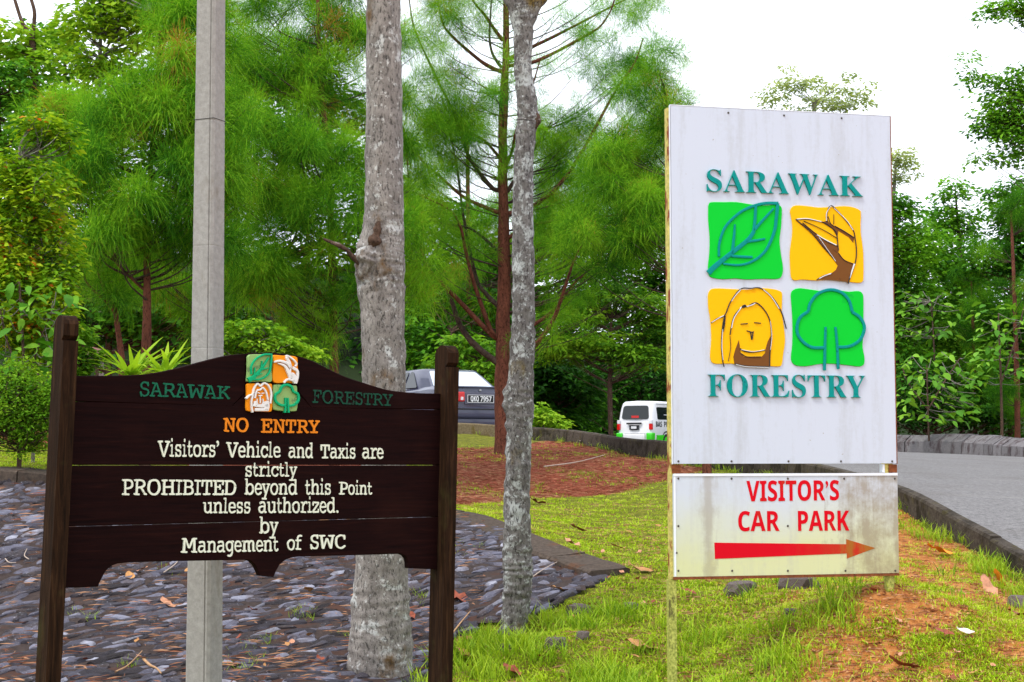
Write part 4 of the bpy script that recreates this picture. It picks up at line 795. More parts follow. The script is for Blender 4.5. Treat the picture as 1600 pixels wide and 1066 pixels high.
needle_tree('casuarina', 'casuarina with a red-brown trunk between the left sign post and the concrete pole', [([(226, 640), (228, 560), (230, 470), (230, 395), (236, 250), (250, 60)], 15.2, [18, 16, 13, 11, 8, 4]), ([(228, 455), (190, 420), (160, 380)], 15.2, [5, 4, 3])],
            [(300, 50, 15.2, 66, 110), (235, 180, 15, 84, 90), (290, 200, 15, 90, 120), (180, 290, 14.8, 90, 80), (270, 330, 15, 90, 90), (150, 370, 14.7, 60, 45), (290, 420, 15, 60, 60)], 330, 21, CG)
needle_tree('casuarina', 'low leaning casuarina with a forked stem just right of the left sign post', [([(192, 640), (190, 560), (182, 500), (180, 485), (165, 455), (150, 410), (142, 350), (140, 240)], 16, [12, 10, 8, 8, 7, 6, 5, 3]), ([(181, 490), (165, 470), (135, 440), (125, 400)], 16, [6, 5, 4, 3])],
            [(130, 230, 16.2, 60, 60), (115, 320, 16.1, 50, 60), (150, 420, 16, 50, 40), (190, 480, 16, 30, 22)], 110, 22, CG)
needle_tree('casuarina', 'dense casuarina filling the space between the concrete pole and the thick trunk', [([(523, 660), (522, 570), (520, 470), (515, 300), (500, 100), (495, -60)], 17.5, [17, 15, 13, 11, 8, 5]), ([(520, 480), (470, 430), (420, 400)], 17.4, [6, 5, 3]), ([(545, 470), (565, 440), (590, 380)], 17.3, [5, 4, 3])],
            [(420, 90, 17.5, 90, 110), (520, 120, 17.6, 80, 120), (450, 250, 17, 100, 100), (540, 320, 17, 80, 110), (420, 380, 17, 80, 80), (500, 450, 17.1, 90, 70), (470, 540, 17.4, 90, 35), (620, 420, 18, 40, 100), (550, 10, 18, 50, 60), (395, 480, 16.8, 50, 50), (600, 200, 18.4, 50, 80), (600, 80, 18.4, 50, 60), (610, 300, 18.4, 50, 70)], 500, 23, CG)
needle_tree('casuarina', 'tall casuarina hidden behind the concrete pole with its crown out of the picture', [([(345, 650), (345, 500), (350, 200), (352, -120)], 20, [15, 13, 10, 6])],
            [(350, -30, 20, 100, 110), (330, 150, 20, 90, 110), (400, 300, 20, 110, 110), (310, 420, 20, 110, 80), (430, 60, 20, 100, 110), (270, -10, 20, 40, 60), (360, 510, 20, 80, 40)], 290, 24, CG)
def center_pine():
    D = 21.; g = np.random.default_rng(31); b = at(785, 712, D); root = empty('casuarina', (b[0], b[1], float(G(b[0], b[1]))), 'open casuarina with a straight red-brown trunk and bare arching lower branches on the litter mound', 'tree')
    P, r = trace([(785, 735), (785, 712), (786, 640), (786, 560), (787, 480), (788, 420), (786, 300), (786, 200), (790, 100), (791, 40), (792, -60), (792, -200)], D, [38, 29, 24, 24, 22, 19, 16, 14, 12, 10, 9, 6])
    tubes('trunk', [tube_geo(P, r, 14, .07, 5)], MT['pine_bark'], root)
    br = [([(779, 568), (743, 540), (720, 510), (705, 469), (690, 443), (656, 405), (632, 369), (612, 320)], 20.6, 8), ([(780, 530), (765, 520), (720, 473), (694, 446), (668, 416), (651, 367), (641, 320), (636, 240)], 20.8, 7), ([(780, 525), (768, 518), (743, 450), (728, 394), (720, 356), (705, 330), (672, 312), (641, 298)], 20.5, 6),
          ([(780, 480), (760, 460), (743, 431), (724, 337), (712, 250), (690, 150)], 20.9, 6), ([(792, 562), (820, 552), (836, 540), (863, 503), (880, 458), (900, 400), (930, 350)], 20.5, 8), ([(792, 530), (836, 506), (870, 480), (900, 440), (960, 390)], 20.7, 6), ([(790, 478), (836, 474), (866, 465), (890, 430), (900, 370)], 21.2, 6),
          ([(785, 112), (768, 106), (744, 90), (703, 53), (690, 30), (678, -30)], 20.8, 6), ([(786, 64), (772, 45), (756, 22), (738, 0), (700, -60)], 21.1, 5), ([(784, 106), (770, 85), (765, 62), (766, 30), (770, -30)], 20.9, 4), ([(794, 103), (837, 96), (899, 65), (925, 50), (939, 40), (955, 15), (965, -20)], 20.7, 5), ([(795, 92), (837, 71), (870, 55), (899, 40), (976, 0), (1020, -20)], 21, 5),
          ([(782, 298), (768, 293), (744, 263), (728, 235), (713, 186), (679, 115), (648, 46), (638, -10)], 20.6, 6), ([(780, 332), (768, 328), (728, 310), (694, 282), (651, 241), (620, 180)], 20.8, 6), ([(792, 335), (834, 322), (877, 285), (914, 229), (960, 145), (991, 99), (1005, 60)], 20.7, 6), ([(792, 300), (812, 270), (840, 225), (862, 190)], 21, 5),
          ([(790, 262), (800, 235), (808, 200), (830, 140), (845, 90)], 20.8, 4), ([(788, 430), (830, 390), (900, 330), (985, 250), (1040, 180)], 21.3, 6), ([(786, 400), (740, 360), (700, 350), (650, 340)], 21, 4), ([(788, 375), (840, 350), (930, 340), (1020, 330)], 21.4, 5), ([(784, 250), (750, 215), (700, 200), (660, 200)], 21.2, 4)]
    pts, out = [], []
    for k, (px, D_, wd) in enumerate(br):
        jit = g.uniform(-.9, .9); DD = np.linspace(D, D_ + jit, len(px)); Q, rr = trace(px, DD, np.linspace(wd * 1.35, 2, len(px))); tubes('branch', [tube_geo(Q, rr, 6, .06, k)], MT['pine_bark'] if k % 3 else MT['dark_branch'], root)
        n = len(Q); 
        for i in range(int(n * .42), n, 2):
            for _ in range(2):
                d = g.normal(size=3) * np.array([.26, .3, .22]); pts.append(Q[i] + d); out.append(d)
    lob = [(700, 30, 21, 36, 36), (735, 160, 21, 50, 34), (700, 230, 20.8, 70, 60), (660, 140, 20.8, 40, 60), (860, 190, 21, 50, 40), (900, 240, 21, 70, 70), (1000, 140, 21.5, 60, 45), (1010, 240, 21.3, 60, 80), (960, 330, 21, 90, 60), (880, 370, 20.8, 70, 55), (1000, 400, 21.5, 60, 40), (870, 110, 21.4, 40, 18), (1020, 50, 21.4, 24, 24), (815, 330, 21.8, 40, 60)]
    A, O, I = clumps(*lobes_points(lob, 190, g, .3), g, 1.0, 3, 1.5); A = np.vstack([A, np.array(pts)]); O = np.vstack([O, np.array(out)])
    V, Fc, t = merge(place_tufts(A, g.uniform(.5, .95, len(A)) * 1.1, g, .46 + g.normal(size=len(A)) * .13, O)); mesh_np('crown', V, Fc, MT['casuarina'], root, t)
    twigs('twigs', A, P, g, MT['dark_branch'], root, .12, .010)
center_pine()
needle_tree('casuarina', 'casuarina with blue-green needles directly left of the white sign', [([(1105, 740), (1100, 600), (1080, 400), (1040, 150)], 18.3, [15, 13, 10, 4])], [(1015, 170, 18.3, 46, 60), (985, 270, 18.6, 80, 70), (1040, 330, 18.3, 70, 80), (950, 380, 18.6, 70, 50), (1040, 95, 18.3, 22, 26)], 190, 25, scale=.95, tint0=.40)
needle_tree('casuarina', 'slim soft-needled casuarina behind the far barrier, leftmost on the right side', [([(1524, 700), (1522, 560), (1518, 440)], 40, [7, 6, 3])], [(1520, 500, 40, 26, 46, 1), (1512, 450, 40, 18, 22, 1), (1528, 560, 40, 26, 40, 1)], 90, 26, scale=1.0, tint0=.25)
needle_tree('casuarina', 'soft-needled casuarina at the right edge above the far barrier', [([(1590, 700), (1588, 560), (1580, 330)], 38, [10, 8, 4])], [(1565, 380, 38, 38, 40, 1), (1590, 450, 38, 40, 50, 1), (1560, 320, 38, 20, 30, 1), (1610, 330, 38, 40, 50, 1), (1590, 620, 38, 40, 40, 1)], 110, 27, scale=1.0, tint0=.22)

needle_tree('casuarina', 'hazy casuarina seen through the open central one, beyond the road', [([(735, 700), (733, 500), (730, 200)], 41, [12, 10, 5])], [(690, 300, 41, 60, 60), (760, 330, 41, 60, 50), (880, 300, 41, 80, 60), (660, 220, 41, 40, 50), (820, 380, 41, 80, 50), (940, 260, 41, 60, 60), (720, 400, 41, 80, 40), (640, 280, 41, 50, 60), (700, 220, 41, 50, 50), (860, 230, 41, 60, 50), (970, 340, 41, 70, 60)], 190, 29, scale=1.9, tint0=.42)
# --- broad leaves
def leaf_tpl(kind=0):
    if kind == 0:   # folded diamond
        V = np.array([(0, 0, 0), (-.26, .45, .07), (.26, .45, .07), (0, 1, -.06)]); Fc = np.array([(0, 3, 1), (0, 2, 3)]); t = np.array([0, 0, 0, .04])
    else:           # obovate leaf, six triangles
        V = np.array([(0, 0, 0), (-.22, .28, .05), (.22, .28, .05), (0, .5, -.01), (-.30, .62, .04), (.30, .62, .04), (0, 1.02, -.14)]); Fc = np.array([(0, 3, 1), (0, 2, 3), (1, 3, 4), (2, 5, 3), (3, 6, 4), (3, 5, 6)]); t = np.zeros(7)
    return V, Fc, t
def leaf_cloud(P, O, I, g, per, rad, size, flat=.5, kind=0, tint0=.45, tvar=.12, droop=.3, lobetint=None):
    """per leaves round every cluster centre"""
    N = len(P); c = np.repeat(np.arange(N), per); d = g.normal(size=(len(c), 3)); d /= np.linalg.norm(d, axis=1)[:, None] + 1e-9; d *= g.uniform(.15, 1, len(c))[:, None] ** .6
    Q = P[c] + d * np.array([rad, rad, rad * flat]); az = np.arctan2(d[:, 1] + O[c][:, 1] * .5, d[:, 0] + O[c][:, 0] * .5) - np.pi / 2 + g.normal(size=len(c)) * .7
    R = rotz(az) @ rotx(-np.abs(g.normal(size=len(c)) * .35) - droop * g.uniform(size=len(c)) + .15); ry = g.normal(size=len(c)) * .45; c_, s_ = np.cos(ry), np.sin(ry)
    RY = np.zeros((len(c), 3, 3)); RY[:, 0, 0] = c_; RY[:, 0, 2] = s_; RY[:, 2, 0] = -s_; RY[:, 2, 2] = c_; RY[:, 1, 1] = 1
    T, TF, t = leaf_tpl(kind); tint = tint0 + (g.normal(size=N) * tvar)[c] + g.normal(size=len(c)) * .09
    if lobetint is not None: tint = tint + lobetint[I][c]
    return scatter(T, TF, Q, R @ RY, size * g.uniform(.65, 1.25, len(c)), t, tint)
def broad_tree(name, label, lobes, trunk, nclu, per, size, mat, seed, group=None, cat='tree', rad=.35, flat=.45, kind=0, tint0=.4, bark='brown_bark', shell=.5, fr=.4, extra=(), tvar=.12, low=-1., fsag=.05, crown='crown', tw=.02):
    g = np.random.default_rng(seed); P0, r0 = trace(*trunk); gx, gy = P0[0][0], P0[0][1]; gz = float(G(gx, gy)); root = empty(name, (gx, gy, gz), label, cat, group); P0[0, 2] = min(P0[0, 2], gz - .05) if P0[0, 2] < gz + 2.5 else P0[0, 2]
    if P0[0, 2] > gz: P0 = np.vstack([[gx, gy, gz - .1], P0]); r0 = np.concatenate([[r0[0] * 1.25], r0])
    tubes('trunk', [tube_geo(P0, r0, 9, .06, seed)], MT[bark], root); allP = [P0]
    for k, e in enumerate(extra): Q, rr = trace(*e); allP.append(Q); tubes('branch', [tube_geo(Q, rr, 7, .06, seed + k)], MT[bark], root)
    P, O, I = lobes_points(lobes, nclu, g, shell, low); V, Fc, t = leaf_cloud(P, O, I, g, per, rad, size, flat, kind, tint0, tvar, lobetint=g.normal(size=len(lobes)) * .09)
    mesh_np(crown, V, Fc, MT[mat], root, t); twigs('twigs', P, np.concatenate(allP), g, MT[bark], root, fr, tw, fsag); return root
# upper left
broad_tree('broadleaf_tree', 'tall tree with a forked reddish trunk at the top left corner', [(20, 60, 31, 45, 40), (60, 100, 31, 50, 34), (10, 120, 31, 40, 40), (90, 60, 31.5, 30, 24), (110, 190, 31, 40, 40), (70, 150, 31, 36, 20)], ([(60, 700), (58, 300), (54, 120), (50, 60)], 31, [16, 14, 11, 10]), 80, 26, .22, 'leaf_light', 41, extra=[([(50, 62), (33, 30), (20, -10), (5, -60)], 31, [7, 6, 5, 3]), ([(50, 62), (54, 20), (46, -20), (60, -80)], 31, [7, 6, 5, 3])], rad=.4, fr=.15)
broad_tree('broadleaf_tree', 'pale-stemmed tree with loose bright leaves left of the concrete pole top', [(135, 40, 27, 50, 36), (190, 25, 27, 60, 40), (230, 60, 27, 40, 40), (150, 100, 27, 45, 30), (190, 120, 27, 40, 30), (120, 150, 27, 34, 24), (170, -20, 27, 70, 30), (250, 0, 27, 40, 40)], ([(158, 700), (157, 300), (156, 120), (158, 40), (165, -40)], 27, [9, 8, 7, 5, 3]), 230, 22, .16, 'leaf_light', 42, rad=.36, bark='pale_bark', fr=.4, extra=[([(158, 90), (175, 62), (190, 40)], 27, [4, 3, 2]), ([(157, 60), (145, 30), (130, 0)], 27, [4, 3, 2]), ([(238, 20), (232, 6), (222, -12)], 26.5, [4, 5, 4])], tint0=.55)
broad_tree('broadleaf_tree', 'dark-leaved tree behind the red-tipped shrub', [(100, 60, 36, 40, 30), (60, 60, 36, 30, 30), (110, 120, 36, 50, 40), (130, 190, 36, 30, 50), (60, 170, 36, 40, 50), (20, 200, 36, 50, 60), (100, 240, 36, 50, 60)], ([(100, 700), (98, 300), (102, 80)], 36, [14, 11, 5]), 150, 20, .20, 'leaf_mid', 43, rad=.45, tint0=.3)
broad_tree('broadleaf_tree', 'blue-green bushy tree at the left edge below the forked trunk', [(15, 150, 25, 50, 60), (10, 230, 25, 60, 60), (60, 190, 25, 40, 40), (-30, 150, 25, 60, 90)], ([(-10, 700), (-5, 400), (0, 150)], 25, [14, 12, 6]), 110, 20, .15, 'leaf_mid', 44, rad=.30, tint0=.42)
broad_tree('broadleaf_tree', 'bushy tree behind the low casuarinas, filling the dark gap beside the left sign post', [(140, 480, 22, 90, 60), (260, 500, 22, 80, 60), (40, 470, 22, 60, 90), (200, 400, 22.5, 80, 70), (330, 480, 22.5, 60, 60)], ([(170, 680), (170, 500), (175, 420)], 22, [12, 10, 5]), 210, 26, .15, 'leaf_dark', 45, rad=.4, tint0=.42)
# shrubs at left
broad_tree('red_tipped_shrub', 'tall yellow-green shrub with red leaf tips at the left edge', [(60, 200, 13, 45, 34), (90, 215, 13, 36, 30), (40, 260, 13, 46, 30), (60, 300, 12.8, 60, 40), (30, 350, 12.8, 60, 44), (80, 370, 12.9, 40, 44), (40, 430, 12.8, 60, 40), (10, 300, 12.8, 40, 50), (0, 400, 12.7, 50, 60), (70, 490, 12.8, 50, 50), (10, 500, 12.8, 50, 60), (100, 430, 12.9, 30, 40), (60, 560, 12.9, 50, 40)], ([(52, 720), (50, 520), (48, 400), (52, 250)], 13, [6, 5, 4, 2]), 520, 20, .070, 'leaf_yellow', 46, cat='shrub', rad=.13, flat=.9, tint0=.44, tvar=.14, bark='pale_bark', fr=.5, extra=[([(44, 560), (38, 480), (42, 380)], 13, [4, 3, 2]), ([(50, 330), (46, 280), (30, 250)], 12.9, [3, 2, 1.5])], tw=.006)
broad_tree('small_leaved_shrub', 'dense dark small-leaved shrub standing on the grass left of the notice board', [(35, 600, 12.1, 50, 40), (60, 640, 12.1, 40, 40), (20, 660, 12.1, 50, 40), (85, 620, 12, 30, 44), (-30, 640, 12.1, 60, 60), (30, 692, 12.1, 46, 22), (70, 680, 12.1, 34, 26), (55, 650, 12.0, 44, 46), (20, 620, 12, 50, 60)], ([(30, 715), (32, 660), (34, 600)], 12.1, [8, 6, 4]), 520, 22, .036, 'leaf_light', 47, cat='shrub', rad=.09, flat=.8, tint0=.45, fr=.4, tw=.005)
broad_tree('roadside_shrub', 'light green shrub showing just above the crest of the notice board', [(390, 520, 14.5, 44, 22), (430, 540, 14.5, 46, 18), (350, 540, 14.6, 30, 20), (470, 555, 14.6, 30, 14)], ([(400, 640), (400, 580), (400, 530)], 14.5, [6, 5, 3]), 150, 16, .07, 'leaf_light', 48, cat='shrub', rad=.12, tint0=.5, bark='pale_bark', fr=.4, tw=.005)
broad_tree('roadside_shrub', 'yellow-green shrub immediately right of the left sign post', [(120, 530, 13.6, 26, 28), (135, 560, 13.6, 30, 22), (110, 580, 13.6, 26, 20)], ([(122, 660), (122, 600), (124, 540)], 13.6, [5, 4, 3]), 90, 16, .06, 'leaf_light', 49, cat='shrub', rad=.10, tint0=.35, fr=.4, tw=.005)
# middle distance
broad_tree('broadleaf_tree', 'dark tree seen between the thick trunk and the red-brown casuarina trunk', [(700, 560, 40, 60, 50), (660, 620, 40, 60, 50), (740, 600, 40, 50, 60), (760, 500, 41, 70, 60), (680, 480, 41, 60, 60), (640, 540, 40, 50, 70)], ([(700, 690), (700, 600), (705, 520)], 40, [9, 8, 4]), 260, 26, .22, 'leaf_mid', 51, rad=.5, tint0=.3)
broad_tree('broadleaf_tree', 'tree with bright layered sprays of leaves left of the white sign', [(900, 500, 43, 60, 34), (960, 470, 43, 60, 34), (1010, 500, 43, 50, 40), (940, 550, 42.6, 70, 34), (1000, 570, 42.6, 50, 34), (880, 560, 43, 50, 34), (1040, 540, 43, 40, 60), (900, 430, 44, 60, 30)], ([(955, 690), (953, 600), (955, 500)], 43, [8, 7, 4]), 350, 30, .17, 'leaf_light', 52, rad=.52, flat=.16, tint0=.38, tvar=.15, low=-.3)
broad_tree('broadleaf_tree', 'very dark tree behind the van, between the slim trunk and the white sign', [(880, 610, 47, 70, 40), (860, 650, 47, 60, 30), (840, 590, 47, 60, 40)], ([(875, 690), (873, 640), (875, 580)], 47, [7, 6, 4]), 190, 24, .26, 'leaf_dark', 53, rad=.6, tint0=.22, tvar=.15)
broad_tree('broadleaf_tree', 'tree closing the gap above the car roof behind the sign post', [(800, 420, 48, 80, 60), (860, 480, 48, 60, 60), (720, 400, 48, 80, 60), (640, 400, 48, 60, 80), (940, 400, 48, 80, 50), (1010, 420, 48, 60, 50), (700, 350, 48, 60, 50), (900, 360, 48, 80, 40), (1000, 360, 48, 60, 50), (1040, 440, 48, 50, 60), (1060, 500, 48, 40, 50)], ([(800, 690), (800, 550), (802, 430)], 48, [10, 8, 4]), 520, 24, .26, 'leaf_mid', 54, rad=.6, tint0=.28)
broad_tree('roadside_shrub', 'bright green bush by the kerb just right of the slim trunk', [(850, 655, 36, 22, 16), (840, 640, 36, 14, 10), (872, 664, 36, 14, 8)], ([(850, 690), (850, 670), (850, 650)], 36, [3, 3, 2]), 40, 22, .13, 'leaf_light', 55, cat='shrub', rad=.22, flat=.5, tint0=.55, tw=.008)
broad_tree('broadleaf_tree', 'tree with compound pale leaves directly behind the parked saloon car', [(760, 560, 37.5, 40, 30), (720, 540, 37.5, 30, 24), (745, 590, 37.5, 34, 20), (690, 570, 37.5, 20, 20)], ([(745, 690), (745, 620), (745, 560)], 37.5, [5, 4, 3]), 70, 24, .17, 'leaf_light', 56, rad=.4, flat=.3, tint0=.3)
broad_tree('broadleaf_tree', 'shadowy tree closing the road behind the minibus', [(950, 620, 76, 60, 40), (1010, 600, 76, 60, 50), (960, 580, 76, 50, 60), (1060, 600, 76, 60, 60)], ([(1000, 690), (1000, 640), (1000, 580)], 76, [7, 6, 4]), 220, 24, .30, 'leaf_dark', 57, rad=.8, tint0=.22, tvar=.15)
# right side
RG = 'broad-leaved trees beyond the far barrier'
broad_tree('broadleaf_tree', 'green tree whose crown emerges from behind the right edge of the white sign', [(1400, 330, 42, 34, 44), (1430, 390, 42, 40, 50), (1390, 450, 42, 50, 60), (1440, 480, 42, 50, 50), (1400, 560, 42, 60, 60), (1350, 380, 42, 60, 90)], ([(1400, 700), (1400, 500), (1402, 350)], 42, [9, 8, 4]), 460, 26, .17, 'leaf_mid', 61, rad=.42, tint0=.42)
broad_tree('broadleaf_tree', 'thin-topped tree with sky showing through, in the middle of the right side', [(1490, 300, 45, 26, 24), (1475, 340, 45, 30, 24), (1510, 350, 45, 26, 30), (1470, 400, 44, 50, 40), (1500, 450, 44, 50, 50), (1460, 520, 44, 60, 50), (1520, 540, 44, 50, 60), (1480, 610, 44, 60, 50)], ([(1503, 700), (1504, 500), (1500, 400), (1492, 290)], 45, [9, 8, 6, 2]), 430, 24, .18, 'leaf_mid', 62, rad=.42, tint0=.5, fr=.3, bark='dark_branch')
broad_tree('broadleaf_tree', 'dark green tree at the right edge behind the soft casuarinas', [(1570, 320, 40, 40, 44), (1600, 380, 40, 50, 60), (1550, 400, 40, 40, 50), (1590, 500, 40, 60, 60), (1560, 600, 40, 60, 50), (1630, 330, 40, 50, 70), (1620, 600, 40, 50, 50)], ([(1580, 700), (1580, 550), (1580, 380)], 40, [10, 9, 5]), 460, 24, .17, 'leaf_dark', 63, rad=.42, tint0=.5)
broad_tree('broadleaf_tree', 'low dark thicket tree right above the barrier beside the white sign', [(1430, 610, 39.5, 50, 50), (1480, 640, 39.5, 50, 36), (1530, 650, 39.5, 50, 34), (1410, 650, 39.5, 40, 34), (1590, 655, 39.5, 50, 34)], ([(1450, 700), (1450, 650), (1452, 600)], 39.5, [6, 5, 3]), 220, 20, .17, 'leaf_dark', 64, rad=.4, tint0=.35)
broad_tree('overhanging_tree', 'dense leafy tree reaching in from the right edge under the white sky', [(1570, 170, 22, 50, 40), (1600, 210, 22, 60, 50), (1590, 130, 22, 44, 30), (1640, 170, 22, 60, 80), (1530, 120, 22, 30, 16), (1545, 200, 22, 30, 22), (1530, 250, 22, 20, 14), (1510, 95, 22, 16, 8), (1560, 250, 22, 20, 12), (1570, 10, 22, 50, 14), (1540, 22, 22, 22, 10), (1620, 5, 22, 50, 30)], ([(1800, 800), (1780, 500), (1750, 250), (1730, 100), (1720, -60)], 22, [40, 34, 28, 20, 12]), 380, 24, .085, 'leaf_mid', 65, rad=.2, flat=.55, tint0=.55, fr=.45, extra=[([(1755, 300), (1680, 230), (1600, 200), (1540, 190)], 22, [14, 10, 5, 2]), ([(1740, 160), (1680, 60), (1620, 20), (1550, 15)], 22, [10, 7, 4, 2])], tw=.010)
broad_tree('distant_tree', 'feathery pale tree crown rising just above the top of the white sign', [(1205, 150, 72, 24, 22, 1), (1250, 130, 72, 32, 24, 1), (1300, 150, 72, 34, 24, 1), (1345, 150, 72, 20, 26, 1), (1270, 165, 72, 60, 16, 1), (1230, 105, 72, 14, 8, 1), (1330, 115, 72, 16, 8, 1)], ([(1275, 700), (1275, 400), (1272, 160)], 72, [14, 12, 6]), 130, 20, .22, 'leaf_washed', 66, rad=.5, flat=.35, tint0=.35, bark='pale_bark', fr=.4)
broad_tree('distant_tree', 'airy distant crown beside the upper right edge of the white sign', [(1405, 240, 75, 22, 18, 1), (1420, 265, 75, 14, 26, 1), (1390, 270, 75, 24, 30, 1)], ([(1385, 700), (1388, 450), (1400, 250)], 75, [11, 9, 4]), 60, 20, .22, 'leaf_washed', 67, rad=.5, flat=.4, tint0=.3, bark='pale_bark')
broad_tree('broadleaf_tree', 'tree standing hidden behind the white sign beyond the road', [(1150, 400, 45, 90, 90), (1250, 480, 45, 100, 90), (1120, 560, 45, 80, 80), (1260, 600, 45, 90, 60)], ([(1190, 700), (1190, 550), (1190, 430)], 45, [12, 10, 5]), 240, 22, .24, 'leaf_mid', 68, rad=.55, tint0=.4)
# far wood behind everything
def far_wood():
    g = np.random.default_rng(70); n = 6400; x = g.uniform(-46, 52, n); y = 84 + g.uniform(0, 8, n) - np.where((x < 0) | (x > 14), 14, 0); top = np.interp(x, [-46, -20, -17, -7, -4.6, 8, 18, 24, 52], [14, 14.5, 20, 19, 10.5, 10, 11, 12, 14]) + 1.3 * np.sin(x * .45) + .9 * np.sin(x * 1.3 + 1)
    z = g.uniform(0, 1, n) ** .8 * top; P = np.stack([x, y, z], 1); O = np.tile([0, -1., .3], (n, 1)); V, Fc, t = leaf_cloud(P, O, np.zeros(n, int), g, 20, 1.1, .5, .55, 0, .38, .18); mesh_np('far_wood', V, Fc, MT['leaf_dark'], None, t, kind='stuff'); bpy.data.objects['far_wood']['label'] = 'dark mass of forest closing the view behind the road'
far_wood()

# --- plants with leaves that can be picked apart
def leaf_mesh(name, mat, w=.36, n=5, curl=.25, fold=.08, point=.9, tint=.5):
    V, Fc = [], []
    for i in range(n + 1):
        t = i / n; hw = w / 2 * math.sin(math.pi * min(1, t ** point * .97 + .02)) ** .8; y = t; z = -curl * t * t
        V += [(-hw, y, z + fold * hw * 4), (0, y, z), (hw, y, z + fold * hw * 4)]
    for i in range(n):
        b = i * 3; Fc += [(b, b + 1, b + 4, b + 3), (b + 1, b + 2, b + 5, b + 4)]
    me = bpy.data.meshes.new(name); me.from_pydata(V, [], Fc); me.materials.append(mat); a = me.attributes.new('tint', 'FLOAT', 'POINT'); a.data.foreach_set('value', np.full(len(V), tint, np.float32)); me.polygons.foreach_set('use_smooth', [True] * len(me.polygons)); return me
def leafy_sapling(name, label, stems, nleaf, size, seed, D, box_, group=None, mat='leaf_big', cat='plant', sel=None):
    g = np.random.default_rng(seed); P0, r0 = trace(*stems[0]); root = empty(name, (P0[0][0], P0[0][1], float(G(P0[0][0], P0[0][1]))), label, cat, group); allP = []
    for k, s in enumerate(stems): Q, r = trace(*s); allP.append(Q); tubes('stem', [tube_geo(Q, r, 6, .05, seed)], MT['brown_bark'], root)
    A = np.concatenate(allP); ms = [leaf_mesh('leaf', MT[mat], w_, 4, c_, .07, tint=t_) for w_, c_, t_ in ((.5, .2, .35), (.46, .35, .5), (.55, .1, .65), (.42, .3, .82))]; x0, y0, x1, y1 = box_
    A2 = A[A[:, 2] > A[:, 2].min() + .3 * (A[:, 2].max() - A[:, 2].min())]; pet = []
    for i in range(nleaf):
        p = at(g.uniform(x0, x1), g.uniform(y0, y1), D + g.normal() * .02 * D); s = A2[np.argmin(np.linalg.norm(A2 - p, axis=1) + g.uniform(0, .2, len(A2)))]; d = p - s; az = math.atan2(d[1] - .3 * abs(d[0]), d[0]) - math.pi / 2 + g.normal() * .5
        o = bpy.data.objects.new('leaf', ms[i % 4]); COL.objects.link(o); o.parent = root; k = size * g.uniform(.6, 1.2); o.location = Vector(p) - root.location; o.rotation_euler = (g.normal() * .3 - .15, g.normal() * .4, az); o.scale = (k, k, k)
        if g.uniform() < .22: q = catmull(np.array([s, (s + p) / 2 - [0, 0, .04], p]), 3); pet.append(tube_geo(q, .0035 * size / .12, 4))
    tubes('leaf_stalks', pet, MT['pale_bark'], root, kind='stuff')
leafy_sapling('large_leaved_sapling', 'sapling with large round pale green leaves left of the left sign post', [([(40, 700), (38, 600), (35, 520), (30, 440)], 12.5, [6, 5, 4, 3]), ([(38, 620), (60, 540), (80, 490)], 12.5, [4, 3, 2]), ([(38, 600), (10, 530), (0, 480)], 12.5, [4, 3, 2])], 230, .14, 81, 12.5, (-25, 440, 112, 600))
leafy_sapling('broad_leaved_sapling', 'sapling with large pale leaves behind the barrier next to the white sign', [([(1452, 700), (1450, 640), (1448, 570)], 37, [3, 3, 2]), ([(1450, 640), (1480, 590), (1500, 560)], 37, [3, 2, 2]), ([(1450, 640), (1420, 600), (1410, 575)], 37, [3, 2, 2])], 210, .27, 82, 37, (1402, 550, 1525, 660))
leafy_sapling('broad_leaved_sapling', 'taller large-leaved sapling near the right edge of the picture', [([(1566, 700), (1564, 600), (1560, 490)], 37, [5, 4, 2]), ([(1564, 600), (1590, 520), (1600, 480)], 37, [3, 2, 2])], 200, .26, 83, 37, (1520, 470, 1610, 600))
leafy_sapling('broad_leaved_sapling', 'sapling with round leaves midway up beside the white sign edge', [([(1462, 700), (1460, 560), (1455, 470)], 40, [4, 3, 2])], 150, .26, 84, 40, (1405, 455, 1500, 530))
def strap_plant():
    g = np.random.default_rng(9); D = 12.6; c = at(228, 600, D); gz = float(G(c[0], c[1])); root = empty('strap_leaved_plant', (c[0], c[1], gz), 'clump of bright arching strap leaves above the left shoulder of the notice board', 'plant')
    ms = [leaf_mesh('leaf', MT['leaf_light'], .10, 7, cu, .05, .75, ti) for cu, ti in ((.25, .75), (.5, .6), (.75, .85), (.15, .9))]; tubes('stem', [tube_geo([(c[0], c[1], gz - .05), (c[0], c[1], c[2] + .02)], [.05, .04], 8)], MT['brown_bark'], root)
    for cx, n in ((205, 38), (258, 32)):
        q = at(cx, 592, D + g.normal() * .1)
        for i in range(n):
            o = bpy.data.objects.new('leaf', ms[i % 4]); COL.objects.link(o); o.parent = root; o.location = Vector(q) - root.location + Vector((g.normal() * .02, g.normal() * .02, 0)); k = g.uniform(.30, .50); o.rotation_euler = (g.uniform(.15, 1.15), 0, g.uniform(0, 6.28)); o.scale = (k * 1.15, k, k)
strap_plant()
